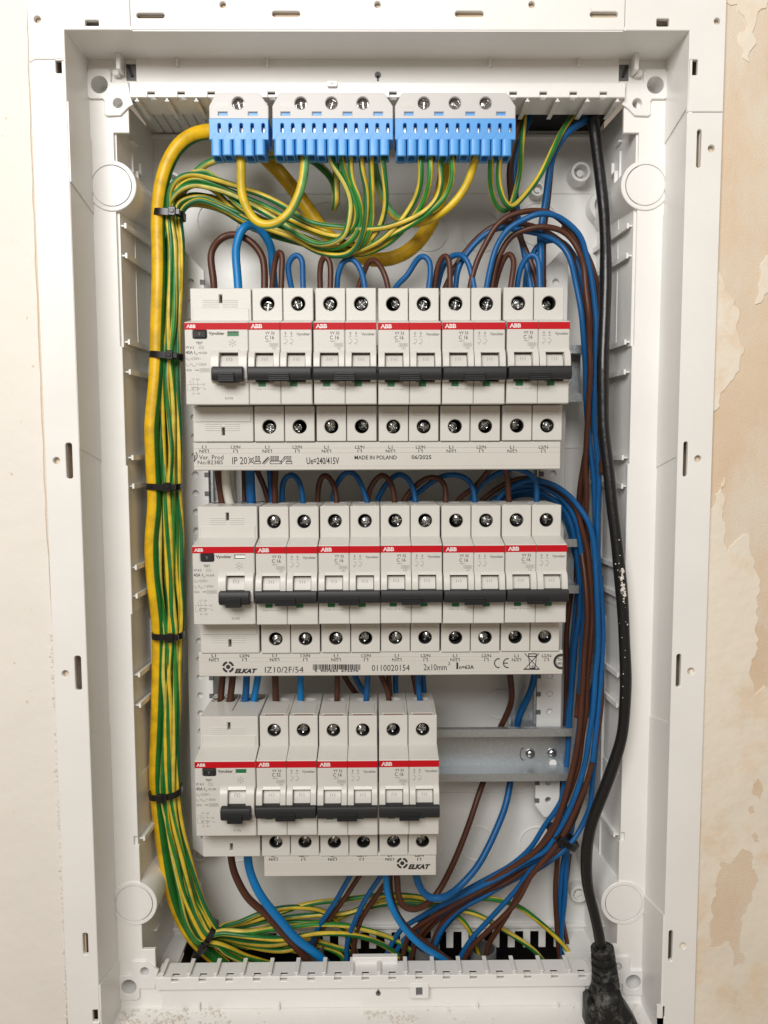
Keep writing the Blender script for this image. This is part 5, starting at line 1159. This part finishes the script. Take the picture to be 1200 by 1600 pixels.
# heavier earths
wire('G', 2.55, 40, 'thick pale green yellow wire looping between the left and middle terminal blocks', [(375.5, 236, 27), (376, 262, 28), (378, 300), (386, 328), (402, 349, 30), (424, 353), (446, 342), (464, 312), (475, 275), (477, 236, 28)], 'green and yellow links between the terminal blocks')
wire('G', 2.25, 40, 'pale green yellow wire looping from the right terminal block behind to the middle one', [(746, 236, 28), (742, 256), (727, 292), (703, 323), (675, 342, 40), (650, 350), (626, 345), (608, 330, 52), (595, 302), (586, 268, 50), (583, 236, 40)], 'green and yellow links between the terminal blocks')
wire('g', 2.2, 60, 'dark green yellow wire rising behind the left terminal block from the bundle', [(276, 380, 66), (274, 345, 66), (281, 310, 64), (298, 278), (316, 259), (342, 248), (375, 242, 60), (430, 242), (478, 246), (502, 260), (519, 282), (526, 310, 50), (525, 318, 48)])
wire('g', 2.0, 60, 'short green stub hanging alone behind the middle terminal block', [(524, 236, 44), (525, 262, 46), (526, 290), (525, 318, 47), (522, 326, 52)])
wire('g', rt, 50, 'left of the two earth wires curling from the right terminal block up to the opening', [(767, 238, 27), (767, 250, 29), (763.7, 279), (771, 316, 44), (785.7, 333), (797, 325), (804, 307), (813, 270, 50), (815, 233), (818.7, 187), (822, 160, 70)], 'two earth wires curling to the top opening')
wire('g', rt, 50, 'right of the two earth wires slanting from the right terminal block up to the opening', [(783, 238, 27), (781, 250, 29), (779, 285), (787, 316, 38), (799, 323), (816, 310), (842.5, 274, 46), (863, 237), (879, 206), (896, 178, 62), (905, 160, 70)], 'two earth wires curling to the top opening')
wire('Y', 4.35, 55, 'thick yellow earth cable running down the left side of the bundle', [(345, 205, 44), (320, 206), (295, 212, 50), (271, 230), (257, 262), (250, 305), (248, 345, 54), (248, 400), (247, 460), (245, 520), (244, 560), (241, 620), (237, 670), (236, 705, 52), (239, 745), (241, 790), (237, 840), (237, 885), (243, 930), (247, 975), (248, 1030), (247, 1090), (244, 1150), (244, 1200), (245, 1245), (250, 1295), (258, 1345), (267, 1390), (280, 1430), (297, 1460), (322, 1485), (352, 1510, 66)], n=16, sm=4)
wire('Y', 4.35, 55, 'thick yellow earth cable sagging behind the green bundle to the right terminal block', [(330, 205, 46), (370, 212, 62), (410, 240, 68), (445, 278), (478, 322), (505, 362, 72), (540, 393), (580, 406), (620, 403, 66), (652, 382), (675, 350), (688, 310, 54), (697, 265), (700, 236, 42)], n=16, sm=4)
wire('Y', 3.6, 62, 'second yellow green cable tucked behind the bundle near the bottom left', [(262, 1240, 62), (268, 1300), (279, 1350), (292, 1395), (306, 1432), (325, 1462), (350, 1482), (390, 1508, 70)], n=14, sm=4)

# --- black cable with its plug
def profile_sweep(mb, pts, rads, n=20):
    P = curve(pts, 1.6, 2); m_ = len(P)
    def rf(t):
        x = t*(len(rads)-1); i = min(int(x), len(rads)-2); return rads[i]*(1-(x-i))+rads[i+1]*(x-i)
    mb.sweep(P, rf, n)
cab = thing('power_cable', 'black rubber cable smeared with plaster ending in a plug at the lower right', 'cable', tuple(W(942, 1490, 25)))
pts = [(918, 140, 84), (925, 178, 62), (930, 215), (937, 270), (943, 325), (946, 380), (946.5, 440, 44), (945.5, 470), (944, 515), (942, 560), (942, 620), (943, 665), (948, 710), (953, 755), (957.5, 800), (963.5, 845, 30), (968, 890), (973, 945), (976, 1010), (978, 1060, 25), (976, 1110), (972, 1150), (959, 1194), (942, 1240), (927, 1278), (918, 1315), (916, 1350), (918, 1385, 28), (927, 1420), (935, 1455), (941, 1492, 24)]
P = []; ks = [i for i, p in enumerate(pts) if len(p) > 2]
for a, b in zip(ks, ks[1:]):
    for i in range(a, b+(b == ks[-1])): t = (i-a)/(b-a); P.append(W(pts[i][0], pts[i][1], pts[a][2]*(1-t)+pts[b][2]*t))
rn = random.Random(2)
mb = MB(); mb.sweep(curve(P, 2.5, 3), lambda t: 3.45+0.22*math.sin(t*41)*math.sin(t*17+1), 18); build(mb, 'cable_sheath', 'rubber', cab, smooth=60)
mb = MB()
for k in range(90):
    t = rn.random(); py = 890+t*t*90 if k < 60 else 830+rn.random()*330; 
    cx_ = 968+(py-890)*0.08 if py < 1000 else 976
    cx_ = 962.0+(py-850)*0.085 if py < 1000 else 974.0
    p = W(cx_+(9.5-abs(rn.gauss(0, 2.6)) if k < 60 else rn.uniform(-6, 9)), py, 22.6); blob(mb, p.x, p.y+(2.2*(abs(p.x-W(cx_, py, 22.6).x)/3.4)**2), p.z, rn.choice((0.25, 0.4, 0.6, 1.1)) if k < 60 else rn.uniform(0.2, 0.45), rn, 0.5)
build(mb, 'plaster_smear', 'plasterbit', cab, smooth=0, kind='stuff')
# strain relief with ribs, then the plug head
a = W(941, 1480, 24); b = W(948, 1552, 22); c = W(960, 1600, 20); d = W(972, 1660, 20)
mb = MB(); rings = []
axis_ = [a.lerp(b, t/72) for t in range(73)]
mb.sweep(axis_, lambda t: 6.3+1.7*t+(0.65 if int(t*72) % 12 < 8 else -0.35)*(t < 0.84), 20); build(mb, 'strain_relief', 'plug', cab, smooth=22)
def outline3(mb, pts, y0, y1, c): mb.prism([(W(x, z, 20).x, W(x, z, 20).z) for x, z in pts], (), y0, y1, c=c, c1=c)
mb = MB(); outline3(mb, [(932, 1540), (964, 1536), (971, 1560), (984, 1578), (997, 1600), (1001, 1625), (999, 1680), (922, 1680), (921, 1600), (922, 1562)], 8, 32, 5)
build(mb, 'plug_body', 'plug', cab, smooth=50)
mb = MB(); outline3(mb, [(960, 1580), (972, 1583), (988, 1620), (986, 1640), (968, 1640), (958, 1600)], 5, 12, 2); build(mb, 'plug_rib', 'plug', cab, smooth=50)
mb = MB(); e = W(926, 1568, 20); mb.box(e.x-4.6, e.x+0.5, 10, 28, e.z-30, e.z+5, 2); build(mb, 'plug_rib', 'plug', cab, smooth=50)

# --- cable ties
def tie(label, px, py, Y, wpx, dep, ang, head=1.0, hw=4.5, tail=None):
    c = W(px, py, Y); k = (W(px+1, py, Y).x-c.x); hw_ = wpx/2*k
    t = thing('cable_tie', label, 'cable tie', tuple(c), 'black cable ties')
    ca, sa = math.cos(math.radians(ang)), math.sin(math.radians(ang))
    def T(x, y, z): return (c.x+x*ca-z*sa, c.y+y, c.z+x*sa+z*ca)
    n = 28; vs = []; fs = []
    for k_ in range(n):
        th = 2*math.pi*k_/n; ex = abs(math.cos(th))**0.7*math.copysign(1, math.cos(th)); ey = abs(math.sin(th))**0.7*math.copysign(1, math.sin(th))
        for ro, zz in ((0, -1.9), (0, 1.9), (0.9, 1.9), (0.9, -1.9)): vs.append(T((hw_-0.3+ro)*ex, (dep+ro)*ey, zz+0.25*math.sin(th*2)))
    for k_ in range(n):
        for q in range(4): fs.append((k_*4+q, k_*4+(q+1) % 4, ((k_+1) % n)*4+(q+1) % 4, ((k_+1) % n)*4+q))
    mb = MB(); mb.add(vs, fs); build(mb, 'strap', 'tie', t, smooth=40)
    hx = hw_*0.45*head; mb = MB(); b_ = MB(); b_.box(-hw/2, hw/2, -2.6, 0.8, -hw*0.62, hw*0.62, 0.5); mb.add([T(x+hx, y-dep-0.6, z) for x, y, z in b_.v], b_.f)
    h = build(mb, 'head', 'tie', t, smooth=30)
    b_ = MB(); b_.box(-1.2, 1.2, -3.2, -2.5, -1.0, 1.0, 0.2); b_.box(1.8, 4.6, -1.8, 0.4, -1.7, 1.7, 0.3); mb = MB(); mb.add([T(x+hx, y-dep-0.6, z) for x, y, z in b_.v], b_.f); build(mb, 'pawl', 'tie', h, smooth=30)
tie('black cable tie near the top of the left bundle, level with the loops', 265, 337, 56, 46, 7.5, -3)
tie('black cable tie on the left bundle beside the top row', 261, 557, 56, 48, 8, -4)
tie('black cable tie on the left bundle between top and middle row', 257, 760, 56, 50, 8, 0)
tie('black cable tie on the left bundle at the foot of the middle row', 263, 991, 56, 46, 8, 1)
tie('black cable tie on the left bundle beside the bottom row, slightly tilted', 259, 1237, 56, 48, 8, 8, -0.2)
tie('black cable tie where the left bundle turns at the bottom', 321, 1468, 60, 62, 9, 58, 0.3)
tie('black cable tie gathering the brown and blue wires at the lower right', 879, 1307, 62, 50, 9, -33, -0.9, 4.0)

# --- grey conduits in the floor slot
def conduit(label, px, py, r, Y, h=26, lean=0):
    p = W(px, py, Y); mb = MB(); prof = []
    q = 0
    for k in range(12):
        z = p.z-h+k*h/12; prof += [(r, z), (r, z+h/26), (r-0.7, z+h/20), (r-0.7, z+h/13)]
    prof += [(r, p.z), (r-1.2, p.z), (r-1.3, p.z-h)]
    mb.lathe(p.x, p.y, prof, 24, axis='z')
    o = build(mb, 'conduit', 'conduit', None, smooth=35, org=(p.x, p.y, p.z-h)); o['label'] = label; o['category'] = 'conduit'; o['group'] = 'grey corrugated conduits in the floor slot'
conduit('grey corrugated conduit end under the left slanting pair of wires', 487, 1476, 8.5, 80)
conduit('grey corrugated conduit end under the sweeping blue wire', 668, 1478, 8.5, 78)
conduit('grey corrugated conduit end holding the slanting blue and brown wires', 755, 1482, 9, 80)
conduit('grey corrugated conduit end at the right corner of the floor slot', 888, 1492, 7.0, 84)
conduit('grey corrugated conduit end beside the bottom left tie', 352, 1497, 8, 80)
